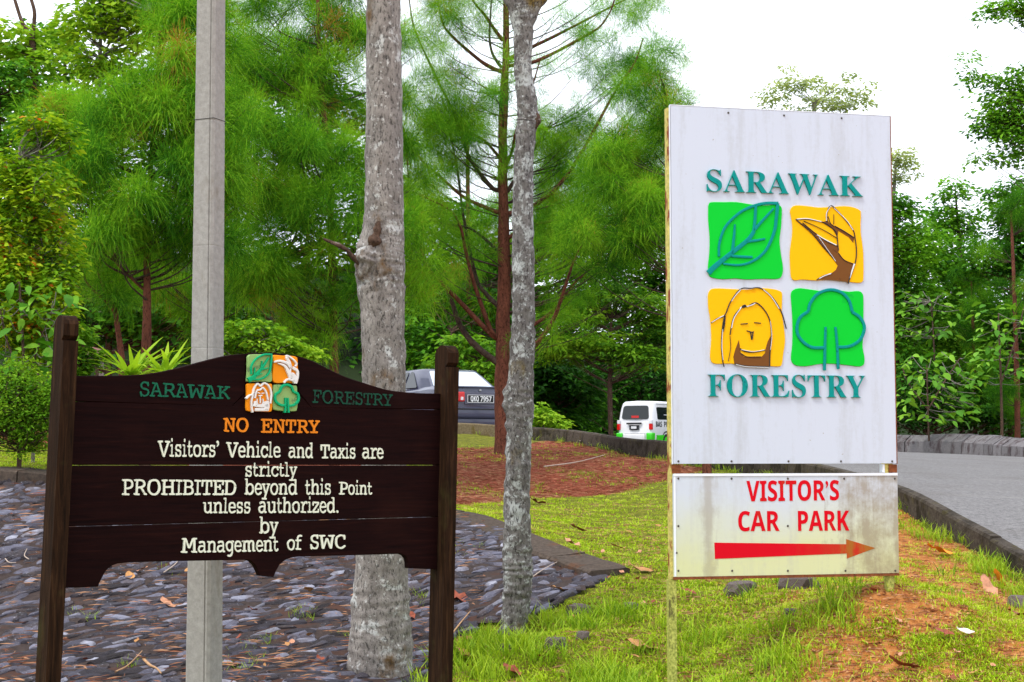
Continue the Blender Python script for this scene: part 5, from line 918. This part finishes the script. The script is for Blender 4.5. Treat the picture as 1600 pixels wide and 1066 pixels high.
#@@PART4
# ---------------------------------------------------------------- vehicles
def smooth_mesh(o, ang=35):
    o.data.polygons.foreach_set('use_smooth', [True] * len(o.data.polygons))
    try: o.data.set_sharp_from_angle(angle=math.radians(ang))
    except Exception: pass
    return o
def loft(name, secs, mat, parent, warp=None):
    k = len(secs[0][1]); V = []
    for y, pr in secs:
        V += [(x, y, z) for x, z in pr] + [(-x, y, z) for x, z in pr[::-1][1:-1]]
    m = 2 * k - 2; Fc = [(i * m + j, i * m + (j + 1) % m, (i + 1) * m + (j + 1) % m, (i + 1) * m + j) for i in range(len(secs) - 1) for j in range(m)] + [tuple(range(m))[::-1], tuple(range((len(secs) - 1) * m, len(secs) * m))]
    if warp: V = [warp(v) for v in V]
    return smooth_mesh(mesh(name, V, Fc, mat, parent, local=True), 32)
def quadpanel(name, P, th, mat, parent, r=.04):
    """rounded thin pane from 4 corner points (local), raised th along its normal"""
    P = [Vector(p) for p in P]; n = (P[1] - P[0]).cross(P[3] - P[0]).normalized(); pts = []
    for i in range(4):
        a, b, c = P[i - 1], P[i], P[(i + 1) % 4]; d1, d2 = (a - b), (c - b); r1 = min(r, d1.length * .4); r2 = min(r, d2.length * .4)
        for t in (0, .33, .67, 1): p0, p1 = b + d1.normalized() * r1, b + d2.normalized() * r2; pts.append(((1 - t) ** 2) * p0 + 2 * t * (1 - t) * b + t * t * p1)
    k = len(pts); V = [tuple(p + n * th) for p in pts] + [tuple(p - n * .01) for p in pts]
    return mesh(name, V, [tuple(range(k)), tuple(range(k, 2 * k))[::-1]] + [(i, k + i, k + (i + 1) % k, (i + 1) % k) for i in range(k)], mat, parent, local=True)
def carpaint(name, c, rough=.25, metal=.0): 
    m = M(name); n = m.noise(m.coord(), 3, 3); m.col(m.ramp(n, [(.3, tuple(x * .9 for x in c)), (.7, c)])); m.b.inputs['Coat Weight'].default_value = .6; m.b.inputs['Coat Roughness'].default_value = .08; return m.fin(rough, .5, metal=metal)
GLASS = M('dark_window_glass'); GLASS.col((.012, .016, .016)); GLASS = GLASS.fin(.04, .45)
RGLASS = M('sky_reflecting_rear_glass'); RGLASS.col((.62, .68, .72)); RGLASS = RGLASS.fin(.08, 1., metal=.85)
TYRE = plain('tyre_rubber', (.02, .02, .02), .85); RIM = plain('wheel_metal', (.35, .36, .38), .35, .5, .8); BLACK = plain('black_trim', (.018, .018, .02), .5)
REDL = M('red_lamp_lens'); REDL.col((.60, .008, .008)); REDL = REDL.fin(.15, .6); WHT = plain('white_characters', (.8, .8, .8), var=.03); CLR = plain('clear_lamp_lens', (.7, .7, .72), .15, .5, var=.03)
def wheel(x, y, r, wd, root):
    s = 1 if x > 0 else -1; prof = [(r * .62, wd / 2), (r * .93, wd / 2), (r, wd / 2 - .03), (r, -wd / 2 + .03), (r * .93, -wd / 2), (r * .62, -wd / 2)]; n = 24; V = [(x + s * b, y + a * math.cos(t), r + a * math.sin(t)) for t in np.linspace(0, 2 * np.pi, n, endpoint=False) for a, b in prof]
    Fc = [(i * 6 + j, ((i + 1) % n) * 6 + j, ((i + 1) % n) * 6 + (j + 1) % 6, i * 6 + (j + 1) % 6) for i in range(n) for j in range(6)]; w_ = smooth_mesh(mesh('wheel', V, Fc, TYRE, root, local=True))
    P = [(r * .64, wd * .36), (r * .56, wd * .38), (r * .5, wd * .2), (r * .2, wd * .3), (.01, wd * .34)]; V = [(x + s * b, y + a * math.cos(t), r + a * math.sin(t)) for t in np.linspace(0, 2 * np.pi, n, endpoint=False) for a, b in P]
    Fc = [(i * 5 + j, ((i + 1) % n) * 5 + j, ((i + 1) % n) * 5 + j + 1, i * 5 + j + 1) for i in range(n) for j in range(4)]; mesh('rim', V, Fc, RIM, w_, local=True)
def textpart(name, s, x0, x1, z0, h, y, mat, parent, style=sans, off=0., fn=None):
    V, Fs = text_geo(style(s), off); H = text_geo(style('H'), off)[0][:, 1].max(); a, b = V[:, 0].min(), V[:, 0].max(); L = [(x0 + (v[0] - a) / (b - a) * (x1 - x0), y - (.004 if v[2] > 0 else -.004), z0 + v[1] / H * h) for v in V]
    if fn: L = [fn(l) for l in L]
    return mesh(name, L, Fs, mat, parent, local=True)
def car():
    D = 28.9; c = at(749, 700, D); x, y = c[0], D; z = .19 + EYE; root = empty('saloon_car', (x, y, z), 'blue-grey saloon car seen from behind, parked beyond the kerb behind the right sign post', 'car', rz=math.radians(29))
    P = carpaint('blue_grey_paint', (.040, .043, .085), .35, .1)
    def pr(hw, zb, zt): return [(0, zb), (hw * .82, zb), (hw * .97, zb + .09), (hw, zb + .28), (hw, zt - .20), (hw * .97, zt - .07), (hw * .88, zt - .01), (0, zt + .012)]
    loft('body', [(-.02, pr(.76, .36, .96)), (.0, pr(.79, .33, .985)), (.08, pr(.815, .28, 1.0)), (.5, pr(.84, .24, 1.015)), (1.0, pr(.85, .22, 1.0)), (2.0, pr(.855, .21, .975)), (3.0, pr(.85, .21, .965)), (3.5, pr(.84, .22, .90)), (4.0, pr(.80, .24, .80)), (4.25, pr(.74, .28, .70)), (4.32, pr(.66, .32, .64))], P, root)
    # cabin
    lo = [(.72, .55), (.77, .85), (.775, 2.4), (.72, 3.25)]; hi = [(.53, 1.22), (.60, 1.45), (.60, 2.25), (.545, 2.45)]
    def cab(f): return [((a[0] * (1 - f) + b[0] * f), (a[1] * (1 - f) + b[1] * f)) for a, b in zip(lo, hi)]
    V = []; lv = [(.0, .93), (.5, 1.16), (.93, 1.345), (1., 1.37), (1.0, 1.385)]
    for i, (f, zz) in enumerate(lv):
        q = cab(f); sc = (1 if i < 3 else .96 if i == 3 else .80); cy = 1.9
        ring = [(a * sc, cy + (b - cy) * sc, zz) for a, b in q] + [(-a * sc, cy + (b - cy) * sc, zz) for a, b in q[::-1]]; V += ring
    Fc = [(i * 8 + j, i * 8 + (j + 1) % 8, (i + 1) * 8 + (j + 1) % 8, (i + 1) * 8 + j) for i in range(4) for j in range(8)] + [tuple(range(32, 40))]; smooth_mesh(mesh('cabin', V, Fc, P, root, local=True), 28)
    def L3(a, b, f, s=1, e=0): p = np.array(lo[a]) * (1 - f) + np.array(hi[a]) * f; q = np.array(lo[b]) * (1 - f) + np.array(hi[b]) * f; return p, q
    zf = lambda f: .93 + f * .44 if f < .5 else 1.16 + (f - .5) / .43 * .185
    rl, rh = .16, .88; a0 = cab(rl)[0]; a1 = cab(rh)[0]; quadpanel('rear_window', [(-a0[0] + .05, a0[1], zf(rl)), (a0[0] - .05, a0[1], zf(rl)), (a1[0] - .05, a1[1], zf(rh)), (-a1[0] + .05, a1[1], zf(rh))], .012, RGLASS, root, .06)
    a0 = cab(rl)[3]; a1 = cab(rh)[3]; quadpanel('windscreen', [(a0[0] - .05, a0[1], zf(rl)), (-a0[0] + .05, a0[1], zf(rl)), (-a1[0] + .05, a1[1], zf(rh)), (a1[0] - .05, a1[1], zf(rh))], .012, GLASS, root, .06)
    for s in (-1, 1):
        q0, q1 = cab(rl), cab(rh)
        for ya, yb, yc, yd in ((1.12, 1.68, 1.68, 1.62), (1.76, 2.75, 2.22, 1.76)):
            pts = [(s * .765, ya, zf(rl)), (s * .765, yb, zf(rl)), (s * .622, yc, zf(rh)), (s * .622, yd if ya > 1.2 else 1.58 - .02, zf(rh))]
            if s < 0: pts = [pts[1], pts[0], pts[3], pts[2]]
            quadpanel('side_window', pts, .010, GLASS, root, .05)
        box('wing_mirror', (s * .9, 2.72, .98), (.16, .09, .11), P, root, .03)
        lamp = box('tail_lamp', (s * .565, -.012, .80), (.46, .10, .185), REDL, root, .025); box('reversing_lens', (s * .40, -.066, .765), (.05, .012, .06), CLR, lamp, .004)
    box('rear_bumper', (0, .02, .50), (1.62, .24, .20), P, root, .045, 3); box('bumper_strip', (0, -.105, .57), (1.50, .012, .03), BLACK, root, .004); box('rear_skirt', (0, .06, .335), (1.52, .2, .16), P, root, .04, 3); box('underside', (0, .5, .26), (1.4, .9, .10), BLACK, root, .02)
    box('plate_recess', (0, -.025, .775), (.66, .03, .235), plain('boot_lid_garnish', (.10, .10, .14), .4), root, .012); box('boot_lip', (0, .0, .985), (1.30, .10, .03), P, root, .012); pl_ = box('number_plate', (.0, -.048, .765), (.54, .012, .135), BLACK, root, .004)
    box('plate_frame', (0, -.052, .765 + .070), (.55, .008, .008), WHT, pl_); box('plate_frame', (0, -.052, .765 - .070), (.55, .008, .008), WHT, pl_); box('plate_frame', (-.274, -.052, .765), (.008, .008, .148), WHT, pl_); box('plate_frame', (.274, -.052, .765), (.008, .008, .148), WHT, pl_)
    textpart('plate_characters', 'QKQ', -.215, -.045, .715, .10, -.058, WHT, pl_); textpart('plate_characters', '7957', -.01, .225, .715, .10, -.058, WHT, pl_); box('boot_badge', (0, -.03, .925), (.05, .02, .04), RIM, root, .01, 2)
    for yy in (.78, 3.38):
        for s in (-1, 1): wheel(s * .76, yy, .29, .19, root)
    for s in (-1, 1): box('exhaust' if s < 0 else 'mud_flap', (s * .5, .04 if s < 0 else .5, .25), (.05, .16, .05) if s < 0 else (.2, .02, .2), RIM if s < 0 else BLACK, root, .01)
car()
def van():
    D = 64.; c = at(992, 703, D); x, y = c[0], D; z = float(R0(x, y)); root = empty('minibus', (x, y, z), 'white minibus with green bumper corners waiting beyond the kerb left of the white sign', 'van', rz=math.radians(-36)); Wt = carpaint('white_van_paint', (.78, .78, .80), .3); GR = carpaint('bright_green_paint', (.04, .62, .01), .35)
    wr = lambda v: (v[0], v[1] + max(0, v[2] - 1.0) * .16 * (1 if v[1] < 1 else 0) - max(0, v[2] - 1.1) * .9 * (1 if v[1] > 4.2 else 0), v[2])
    def pr(hw, k=1, zt=1.98): return [(0, .30), (hw * .93, .30), (hw, .42), (hw, 1.05), (hw * .97, 1.40), (hw * .91, 1.72), (hw * .84, zt - .07), (hw * .72, zt - .01), (0, zt + .01)]
    loft('body', [(0, pr(.76, zt=1.93)), (.03, pr(.80, zt=1.95)), (.12, pr(.835, zt=1.975)), (1.0, pr(.845)), (3.2, pr(.845)), (4.2, pr(.83, zt=1.93)), (4.6, pr(.79, zt=1.85)), (4.7, pr(.72, zt=1.80))], Wt, root, wr)
    ry = lambda z_: max(0, z_ - 1.0) * .16 - .002; hw = lambda z_: .845 * np.interp(z_, [1.05, 1.40, 1.72, 1.91], [1, .97, .91, .84])
    quadpanel('rear_window', [(-.66, ry(1.22), 1.22), (.66, ry(1.22), 1.22), (.60, ry(1.78), 1.78), (-.60, ry(1.78), 1.78)], .012, GLASS, root, .12); box('window_sticker', (.0, .035, 1.31), (.36, .012, .11), plain('red_sticker', (.6, .03, .03)), root)
    for ya, yb in ((.45, 1.45), (1.55, 2.6), (2.7, 3.6)):
        for s in (-1, 1):
            pts = [(s * hw(1.2), ya, 1.2), (s * hw(1.2), yb, 1.2), (s * hw(1.72), yb, 1.72), (s * hw(1.72), ya, 1.72)]; quadpanel('side_window', pts if s > 0 else [pts[1], pts[0], pts[3], pts[2]], .010, GLASS, root, .08)
    for s in (-1, 1):
        l = box('tail_lamp', (s * .775, .01, .90), (.13, .13, .25), REDL, root, .02); box('indicator_lens', (s * .775, .01, 1.10), (.12, .12, .15), CLR, l, .02); box('bumper_corner', (s * .73, .06, .50), (.28, .30, .30), GR, root, .05, 3); box('sill_strip', (s * .845, .85, .44), (.02, 1.0, .24), GR, root, .006)
    box('rear_bumper', (0, -.02, .48), (1.04, .14, .24), Wt, root, .04, 3); box('handle_garnish', (-.02, -.03, 1.04), (.72, .06, .07), BLACK, root, .015); p = box('number_plate', (-.02, -.02, .87), (.46, .02, .20), BLACK, root, .004); box('plate_digits_block', (-.03, -.034, .87), (.26, .006, .10), CLR, p)
    tubes('wiper', [tube_geo([(-.12, .0, 1.2), (-.05, -.02, 1.12), (.02, .0, 1.06)], .012, 5)], BLACK, root)
    side = lambda l: (hw(max(1.05, l[2])) + .004 + (.004 if l[1] < 0 else 0), l[0], l[2])
    textpart('lettering', 'BAS', .30, .78, .90, .22, 0, BLACK, root, fn=side); textpart('lettering', 'PE', .96, 1.26, .90, .22, 0, BLACK, root, fn=side)
    box('rain_gutter', (.80, 2.2, 1.84), (.02, 3.6, .02), BLACK, root); box('rear_skirt', (0, .02, .60), (1.0, .04, .03), BLACK, root)
    for yy in (1.15, 3.9):
        for s in (-1, 1): wheel(s * .76, yy, .31, .20, root); 
    for s in (-1, 1):
        n = 14; V = []
        for k in range(n + 1): a = math.pi * k / n; V += [(s * .848, 1.15 + .31 * math.cos(a), .33 + .34 * math.sin(a)), (s * .852, 1.15 + .37 * math.cos(a), .33 + .40 * math.sin(a))]
        mesh('wheel_arch', V, [(2 * k, 2 * k + 1, 2 * k + 3, 2 * k + 2) for k in range(n)], BLACK, root, local=True)
van()

# ---------------------------------------------------------------- grass and litter
def blades(n, h, wd, seed, bend=.5, spread=.03):
    g = np.random.default_rng(seed); V, Fc, t = [], [], []
    for i in range(n):
        a = g.uniform(0, 6.28); o = np.array([g.normal() * spread, g.normal() * spread, -.01]); L = h * g.uniform(.5, 1.15); b = bend * g.uniform(.2, 1.2); d = np.array([math.cos(a), math.sin(a), 0]); s = np.array([-d[1], d[0], 0]) * wd / 2
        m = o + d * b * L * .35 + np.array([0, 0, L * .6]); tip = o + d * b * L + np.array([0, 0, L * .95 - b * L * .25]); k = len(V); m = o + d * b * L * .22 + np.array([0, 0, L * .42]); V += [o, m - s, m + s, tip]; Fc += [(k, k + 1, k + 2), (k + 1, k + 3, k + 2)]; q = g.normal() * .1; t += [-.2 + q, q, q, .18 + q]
    return np.array(V), np.array(Fc), np.array(t)
def sow(name, n, tpl, region, dens, sc, mat, seed, tint=(.5, .12), label=None):
    g = np.random.default_rng(seed); X, Y = [], []; tot = 0
    while tot < n:
        px = g.uniform(region[0], region[1], n); y = 1 / g.uniform(1 / region[3], 1 / region[2], n); x = (px - 800) / F * y; k = g.uniform(size=n) < dens(x, y, px); X.append(x[k]); Y.append(y[k]); tot += k.sum()
        if k.mean() < .005: break
    x = np.concatenate(X)[:n]; y = np.concatenate(Y)[:n]; P = np.stack([x, y, G(x, y)], 1); k = g.integers(0, len(tpl), len(x)); parts = []
    for i, (V, Fc, t) in enumerate(tpl):
        m = k == i
        if m.any(): parts.append(scatter(V, Fc, P[m], rotz(g.uniform(0, 6.28, m.sum())), sc * g.uniform(.6, 1.3, m.sum()), t, tint[0] + tint[1] * g.normal(size=m.sum())))
    V, Fc, t = merge(parts); o = mesh_np(name, V, Fc, MT[mat], None, t, kind='stuff'); o['label'] = label or name; return o
def noise2(x, y, f=1., s=0): return .5 + .25 * (np.sin(x * 2.1 * f + s) * np.sin(y * 1.7 * f + 2 * s) + np.sin(x * 4.7 * f + y * 3.1 * f + s) * .6 + np.sin(y * 7.3 * f - x * 5.9 * f) * .4)
def onground(x, y): return ~inpoly(x, y, ROADPOLY) & ~inpoly(x, y, STONEPOLY)
def lawn_d(x, y, px):
    m = onground(x, y) & ~inpoly(x, y, LITTER); bare = np.clip((x - (.75 + .16 * (y - 6.5))) / .7, 0, 1) * (y < 14.5); return m * (1 - .88 * bare * (noise2(x, y, 1.6, 3) > .42)) * np.where(noise2(x, y, 1.3) < .22, .45, 1)
short = [blades(9, .036, .0055, s, 1.1, .035) for s in range(5)]
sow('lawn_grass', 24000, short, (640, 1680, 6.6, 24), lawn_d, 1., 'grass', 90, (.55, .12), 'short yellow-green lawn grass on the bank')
sow('lawn_grass', 2200, short, (-80, 130, 11.6, 17), lambda x, y, px: (~inpoly(x, y, STONEPOLY)) * .9, 1., 'grass', 91, (.5, .12), 'strip of lawn above the stone slope at the left')
tall = [blades(8, .15, .0065, s + 20, .75, .03) for s in range(5)]
def tall_d(x, y, px):
    m = onground(x, y) & (y < 11.5); f = (px < 1330) | ((px > 1380) & (noise2(x, y, 2, 1) > .72)); return m * f * (noise2(x, y, 2.6, 5) > .53) * np.where(y < 9.6, 1, .25) * np.where(px < 1000, 1, .5)
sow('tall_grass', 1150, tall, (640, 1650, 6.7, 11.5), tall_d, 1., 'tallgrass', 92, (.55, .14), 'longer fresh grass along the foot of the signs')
sow('kerb_grass', 330, tall, (700, 1620, 9, 28), lambda x, y, px: onground(x, y) * (segdist(x, y, KP)[0] < .35) * (noise2(x, y, 3, 2) > .52), .9, 'tallgrass', 93, (.6, .12), 'grass tufts growing against the kerb face')
def stem_weeds():
    g = np.random.default_rng(94); pts = [(470, 968), (480, 960), (120, 965), (135, 970), (410, 1000), (430, 1010), (300, 900), (250, 893), (370, 1050), (400, 1040), (350, 1050), (650, 940), (655, 930), (200, 1040), (700, 880), (690, 870), (560, 1000), (340, 1035), (700, 850), (740, 865), (380, 1020)]
    P, = [np.array([px_ground(x + g.normal() * 12, y + g.normal() * 5) for x, y in pts for _ in range(5)])]; parts = []; k = g.integers(0, 5, len(P))
    for i in range(5):
        m = k == i; V, Fc, t = tall[i]; parts.append(scatter(V, Fc, P[m], rotz(g.uniform(0, 6, m.sum())), g.uniform(.3, .65, m.sum()), t, .6 + .1 * g.normal(size=m.sum())))
    V, Fc, t = merge(parts); o = mesh_np('weeds', V, Fc, MT['tallgrass'], None, t, kind='stuff'); o['label'] = 'small weeds sprouting between the slope stones'
stem_weeds()
LIT = leafmat('dry_needle_litter', (.10, .026, .014), (.24, .075, .04), (.42, .22, .12), trans=.0, rough=.85)
MT['litter'] = LIT
stick = [(lambda g: (np.array([(-.5, 0, 0), (-.5, .03, .01), (.5, .02, .02), (.5, -.01, .02), (0, .05, .06)]) * 1., np.array([(0, 4, 1), (1, 4, 2), (0, 3, 4), (3, 2, 4)]), np.zeros(5)))(None)]
stick = [(V * [.09, .05, .10] + [0, 0, .006], Fc, t) for V, Fc, t in stick]
sow('needle_litter', 13000, stick, (660, 1100, 14, 27), lambda x, y, px: onground(x, y) * (inpoly(x, y, LITTER)) * 1., 1.0, 'litter', 95, (.45, .22), 'red-brown fallen needles covering the mound under the casuarina')
sow('fine_twigs', 1500, stick, (-60, 760, 7.6, 13), lambda x, y, px: inpoly(x, y, STONEPOLY) * (noise2(x, y, 2, 4) > .45), 1.0, 'litter', 96, (.7, .2), 'fine dry twigs and needles lying between the slope stones')
bpy.data.objects['fine_twigs'].location.z += .055
sow('soil_litter', 8000, stick, (760, 1680, 6.6, 13.5), lambda x, y, px: onground(x, y) * (.35 + .65 * (px > 1150)), .8, 'litter', 97, (.55, .25), 'dry scraps scattered on the orange soil in the right foreground')
sow('patchy_grass', 3200, short, (1180, 1680, 6.6, 13.5), lambda x, y, px: onground(x, y) * (noise2(x, y, 3.1, 7) > .5), .9, 'grass', 98, (.62, .12), 'thin tufts of grass on the bare orange soil')

sow('creeping_grass', 800, short, (690, 1080, 15, 27), lambda x, y, px: onground(x, y) * inpoly(x, y, LITTER) * (noise2(x, y, 1.2, 2) > .55), 1.3, 'tallgrass', 88, (.6, .15), 'grass creeping over the litter mound')
sow('lawn_scraps', 6500, stick, (640, 1300, 7, 16), lambda x, y, px: onground(x, y) * ~inpoly(x, y, LITTER) * (noise2(x, y, 2, 9) > .4), .8, 'litter', 87, (.75, .2), 'dry straw scattered through the lawn')
MT['crumb'] = leafmat('soil_crumbs', (.12, .04, .015), (.34, .13, .04), (.55, .30, .13), trans=0, rough=.95)
cr = [(np.array([(1, 0, 0), (-.6, .8, 0), (-.5, -.9, 0), (.1, .05, 1.)]) * [.012, .010, .009], np.array([(0, 1, 3), (1, 2, 3), (2, 0, 3)]), np.zeros(4))]
sow('soil_crumbs', 9000, cr, (900, 1680, 6.6, 13.5), lambda x, y, px: onground(x, y) * np.clip((x - .3) / 1.2, .05, 1), 1.0, 'crumb', 86, (.5, .25), 'loose crumbs of orange soil on the bare patches')
# fallen leaves, twigs, rocks: each its own object
def dead_leaf_mesh(seed, col, long=1.0, wd=.5):
    g = np.random.default_rng(seed); V, Fc = [], []; n = 6; cu = g.uniform(.1, .5)
    for i in range(n + 1):
        t = i / n; hw = wd / 2 * math.sin(math.pi * (t * .94 + .03)) ** .75 * (1 + .12 * g.normal()); z = cu * (t - .5) ** 2 + .03 * g.normal(); V += [(-hw, t - .5, z + .22 * hw + .04 * g.normal()), (0, t - .5, z), (hw, t - .5, z + .28 * hw + .04 * g.normal())]
    for i in range(n): b = 3 * i; Fc += [(b, b + 1, b + 4, b + 3), (b + 1, b + 2, b + 5, b + 4)]
    me = bpy.data.meshes.new('fallen_leaf'); me.from_pydata(V, [], Fc); me.materials.append(col); me.polygons.foreach_set('use_smooth', [True] * len(me.polygons)); return me
def deadmat(name, c): m = M(name); n = m.noise(m.coord(), 4, 5, .7); m.col(m.ramp(n, [(.35, tuple(x * .55 for x in c)), (.6, c)])); return m.fin(.7, .3)
OR, RB, PK, TN, PL_ = deadmat('orange_dead_leaf', (.85, .28, .015)), deadmat('red_brown_dead_leaf', (.28, .065, .03)), deadmat('pinkish_dead_leaf', (.60, .28, .16)), deadmat('tan_dead_leaf', (.50, .24, .08)), deadmat('bleached_dead_leaf', (.75, .68, .60))
CN = ['red-brown', 'tan', 'pinkish']
gL = np.random.default_rng(99)
def drop_leaf(x, y, sz, mat, label, group=None, rz=None, lift=.03, tip=.25):
    p = px_ground(x, y); o = bpy.data.objects.new('fallen_leaf', dead_leaf_mesh(int(x * 7 + y), mat)); COL.objects.link(o); s = sz / F * p[1]; o.location = (p[0], p[1], p[2] + lift); o.scale = (s, s, s); o.rotation_euler = (tip, gL.normal() * .25, gL.uniform(0, 6.28) if rz is None else rz); return tag(o, label, 'leaf', group)
for a in [(1468, 868, 38, OR, 'bright orange leaf lying on the soil between the sign and the kerb', 1.6), (1545, 925, 40, PK, 'upright pinkish dead leaf near the kerb at the right edge', .3), (1562, 912, 34, OR, 'small orange leaf touching the upright pinkish leaf', 2.), (1592, 968, 34, RB, 'red-brown curled leaf on the soil by the right picture edge', .8), (1508, 996, 26, PL_, 'small bleached leaf lying alone on the orange soil', 1.5), (1412, 1048, 44, RB, 'red-brown leaf at the bottom right on bare soil', 1.4),
          (1002, 1020, 50, TN, 'long tan leaf in the grass left of the yellow sign leg', 1.7), (1076, 932, 24, RB, 'small red leaf just right of the yellow sign leg', 1.), (1000, 893, 40, TN, 'flat tan leaf at the right end of the concrete edging', 1.7), (893, 856, 34, PK, 'pale pinkish leaf on the lawn right of the slim trunk', .8), (905, 833, 26, RB, 'red leaf on the lawn above the pale pinkish leaf', 1.3), (838, 790, 28, RB, 'dark brown leaf on the lawn close to the right of the slim trunk', 1.2),
          (730, 1030, 46, TN, 'long tan leaf leaning at the foot of the grass right of the sign post', .9), (718, 940, 40, RB, 'curled red-brown leaf on the stones right of the right sign post', .6), (878, 930, 34, TN, 'orange-tan leaf at the lower end of the stone slope', 1.8), (640, 968, 30, RB, 'red leaf on the stones between trunk and sign post', .4), (1100, 905, 20, PK, 'small pink leaf under the left part of the white sign', .4), (800, 1055, 38, RB, 'brown leaf in the bottom grass below the slim trunk', .7),
          (262, 950, 34, PK, 'pinkish curled leaf on the slope stones left of the pole', .9), (203, 910, 26, TN, 'tan leaf on the slope stones near the left foot of the notice board', .4), (966, 862, 24, TN, 'tan leaf resting in the lawn well right of the slim trunk', 1.5), (1475, 1000, 30, RB, 'dull red leaf in the middle of the bare soil', 1.)]:
    drop_leaf(a[0], a[1], a[2] * 1.1, a[3], a[4], None, a[5], .035, .3 if 'upright' not in a[4] else .9)
for k in range(34):
    x, y = gL.uniform(680, 1040), gL.uniform(800, 1060); 
    if inpoly(*px_ground(x, y)[:2], STONEPOLY): continue
    drop_leaf(x, y, gL.uniform(10, 18), [RB, TN, PK][k % 3], 'small %s dry leaf lying in the lawn grass' % CN[k % 3], 'small %s leaves in the lawn' % CN[k % 3], lift=.03)
for k in range(30): drop_leaf(gL.uniform(1100, 1600), gL.uniform(925, 1062), gL.uniform(10, 20), [RB, TN, PK][k % 3], 'small %s dry leaf on the soil below the white sign' % CN[k % 3], 'small %s leaves on the soil' % CN[k % 3], lift=.02)
for k in range(26): drop_leaf(gL.uniform(110, 690), gL.uniform(900, 1060), gL.uniform(10, 20), [RB, TN, PK][k % 3], 'small %s dry leaf caught among the slope stones' % CN[k % 3], 'small %s leaves on the stone slope' % CN[k % 3], lift=.06)
def twig(px, wd, mat, label):
    P = np.array([px_ground(*p) + np.array([0, 0, .05]) for p in px]); P = catmull(P, 5); r = np.linspace(wd, wd * .5, len(P)) / 2 / F * P[:, 1]; V, Fc, _ = tube_geo(P, r, 6, .08, 3); o = mesh_np('twig', V, Fc, mat, smooth=True); tag(o, label, 'twig')
STK = plain('dry_twig', (.42, .24, .12), .8, var=.3, scale=60); STK2 = plain('bleached_twig', (.42, .33, .27), .8, var=.3, scale=60)
twig([(224, 1040), (235, 1050), (244, 1056), (252, 1066)], 5, STK, 'orange-brown twig on the stones left of the pole foot'); twig([(255, 905), (275, 890), (287, 872)], 2.2, STK2, 'thin pale stem lying under the notice board left of the pole'); twig([(180, 1062), (200, 1050), (222, 1028)], 3, STK, 'red-brown stick near the bottom left of the slope')
twig([(45, 885), (38, 875), (42, 868)], 2, STK2, 'curled pale tendril left of the left sign post'); twig([(8, 880), (14, 890), (25, 888)], 2, STK2, 'pale forked tendril at the left edge on the slope'); twig([(820, 920), (850, 900), (872, 888)], 2.2, STK2, 'pale twig right of the slim trunk on the stones'); twig([(700, 1010), (720, 985), (735, 965)], 3, STK, 'brown stick leaning right of the right sign post')
twig([(905, 695), (940, 683), (960, 688)], 2.4, STK2, 'pale root-like twig on top of the litter mound'); twig([(850, 735), (900, 728), (945, 716)], 2.2, STK2, 'long dry twig across the litter mound')
def rock(x, y, wpx, hpx, label, seed, mat=None):
    p = px_ground(x, y); g = np.random.default_rng(seed); bm = bmesh.new(); bmesh.ops.create_icosphere(bm, subdivisions=2, radius=1)
    for v in bm.verts: d = v.co.copy(); v.co *= 1 + .22 * math.sin(d.x * 3 + seed) * math.sin(d.y * 4 + 1) + g.normal() * .06; v.co.z = min(v.co.z, .62)
    me = bpy.data.meshes.new('rock'); bm.to_mesh(me); bm.free(); me.materials.append(mat or RK); o = bpy.data.objects.new('rock', me); COL.objects.link(o); s = wpx / 2 / F * p[1]; o.location = (p[0], p[1], p[2] + .01); o.scale = (s, s * .8, hpx / F * p[1]); o.rotation_euler = (0, 0, g.uniform(0, 3)); tag(o, label, 'rock')
RK = mk_conc('half_buried_rock', (.07, .055, .05), (.24, .20, .19), (.11, .06, .035), .52, 12)
for a in [(1160, 925, 60, 24, 'dark half-buried rock under the middle left of the white sign', 1), (1245, 918, 66, 26, 'flat-topped rock half buried under the centre of the white sign', 2), (905, 958, 44, 20, 'reddish rock in the grass right of the slim trunk', 3), (985, 950, 30, 14, 'small grey rock in the grass near the sign leg', 4), (870, 1010, 40, 20, 'brown stone in the tall grass below the slim trunk', 5), (910, 995, 22, 14, 'small brown stone beside the tall grass tuft', 6), (1590, 945, 34, 24, 'grey stone at the right edge of the bare soil', 7), (1235, 960, 24, 14, 'little grey stone below the flat-topped rock', 8), (790, 1015, 26, 14, 'grey stone at the foot of the slim trunk', 9)]: rock(*a)
# fern-like yellow seedling peeping through the gap of the white sign
def seedling():
    p = px_ground(1271, 752, 8, 30); root = empty('yellow_seedling', p, 'yellow-green seedling showing through the gap between the two white boards', 'plant'); ms = leaf_mesh('leaf', MT['leaf_light'], .36, 4, .3, .06, tint=.95); z = at(1271, 745, p[1])[2] - p[2]
    tubes('stem', [tube_geo([p, p + np.array([0, 0, z])], [.006, .004], 5)], MT['pale_bark'], root)
    for k in range(9): o = bpy.data.objects.new('leaf', ms); COL.objects.link(o); o.parent = root; o.location = (0, 0, z); o.scale = (.13,) * 3; o.rotation_euler = (.55, 0, k * .7)
seedling()
# small board on a short post among the plants at the left
def trail_board():
    D = 14; c = at(152, 552, D); gz = float(G(c[0], c[1])); root = empty('trail_marker', (c[0], c[1], gz), 'small weathered reddish board tilted on a stake among the plants behind the notice board', 'sign'); WD = plain('faded_red_board', (.28, .13, .12), .8, var=.2)
    tubes('stake', [tube_geo([(c[0], c[1], gz - .05), (c[0], c[1], c[2] - .03)], .018, 6)], MT['brown_bark'], root); o = box('board', (0, 0, 0), (.16, .12, .014), WD, root, .003); o.location = (0, -.01, c[2] - gz); o.rotation_euler = (.75, .22, 0)
trail_board()
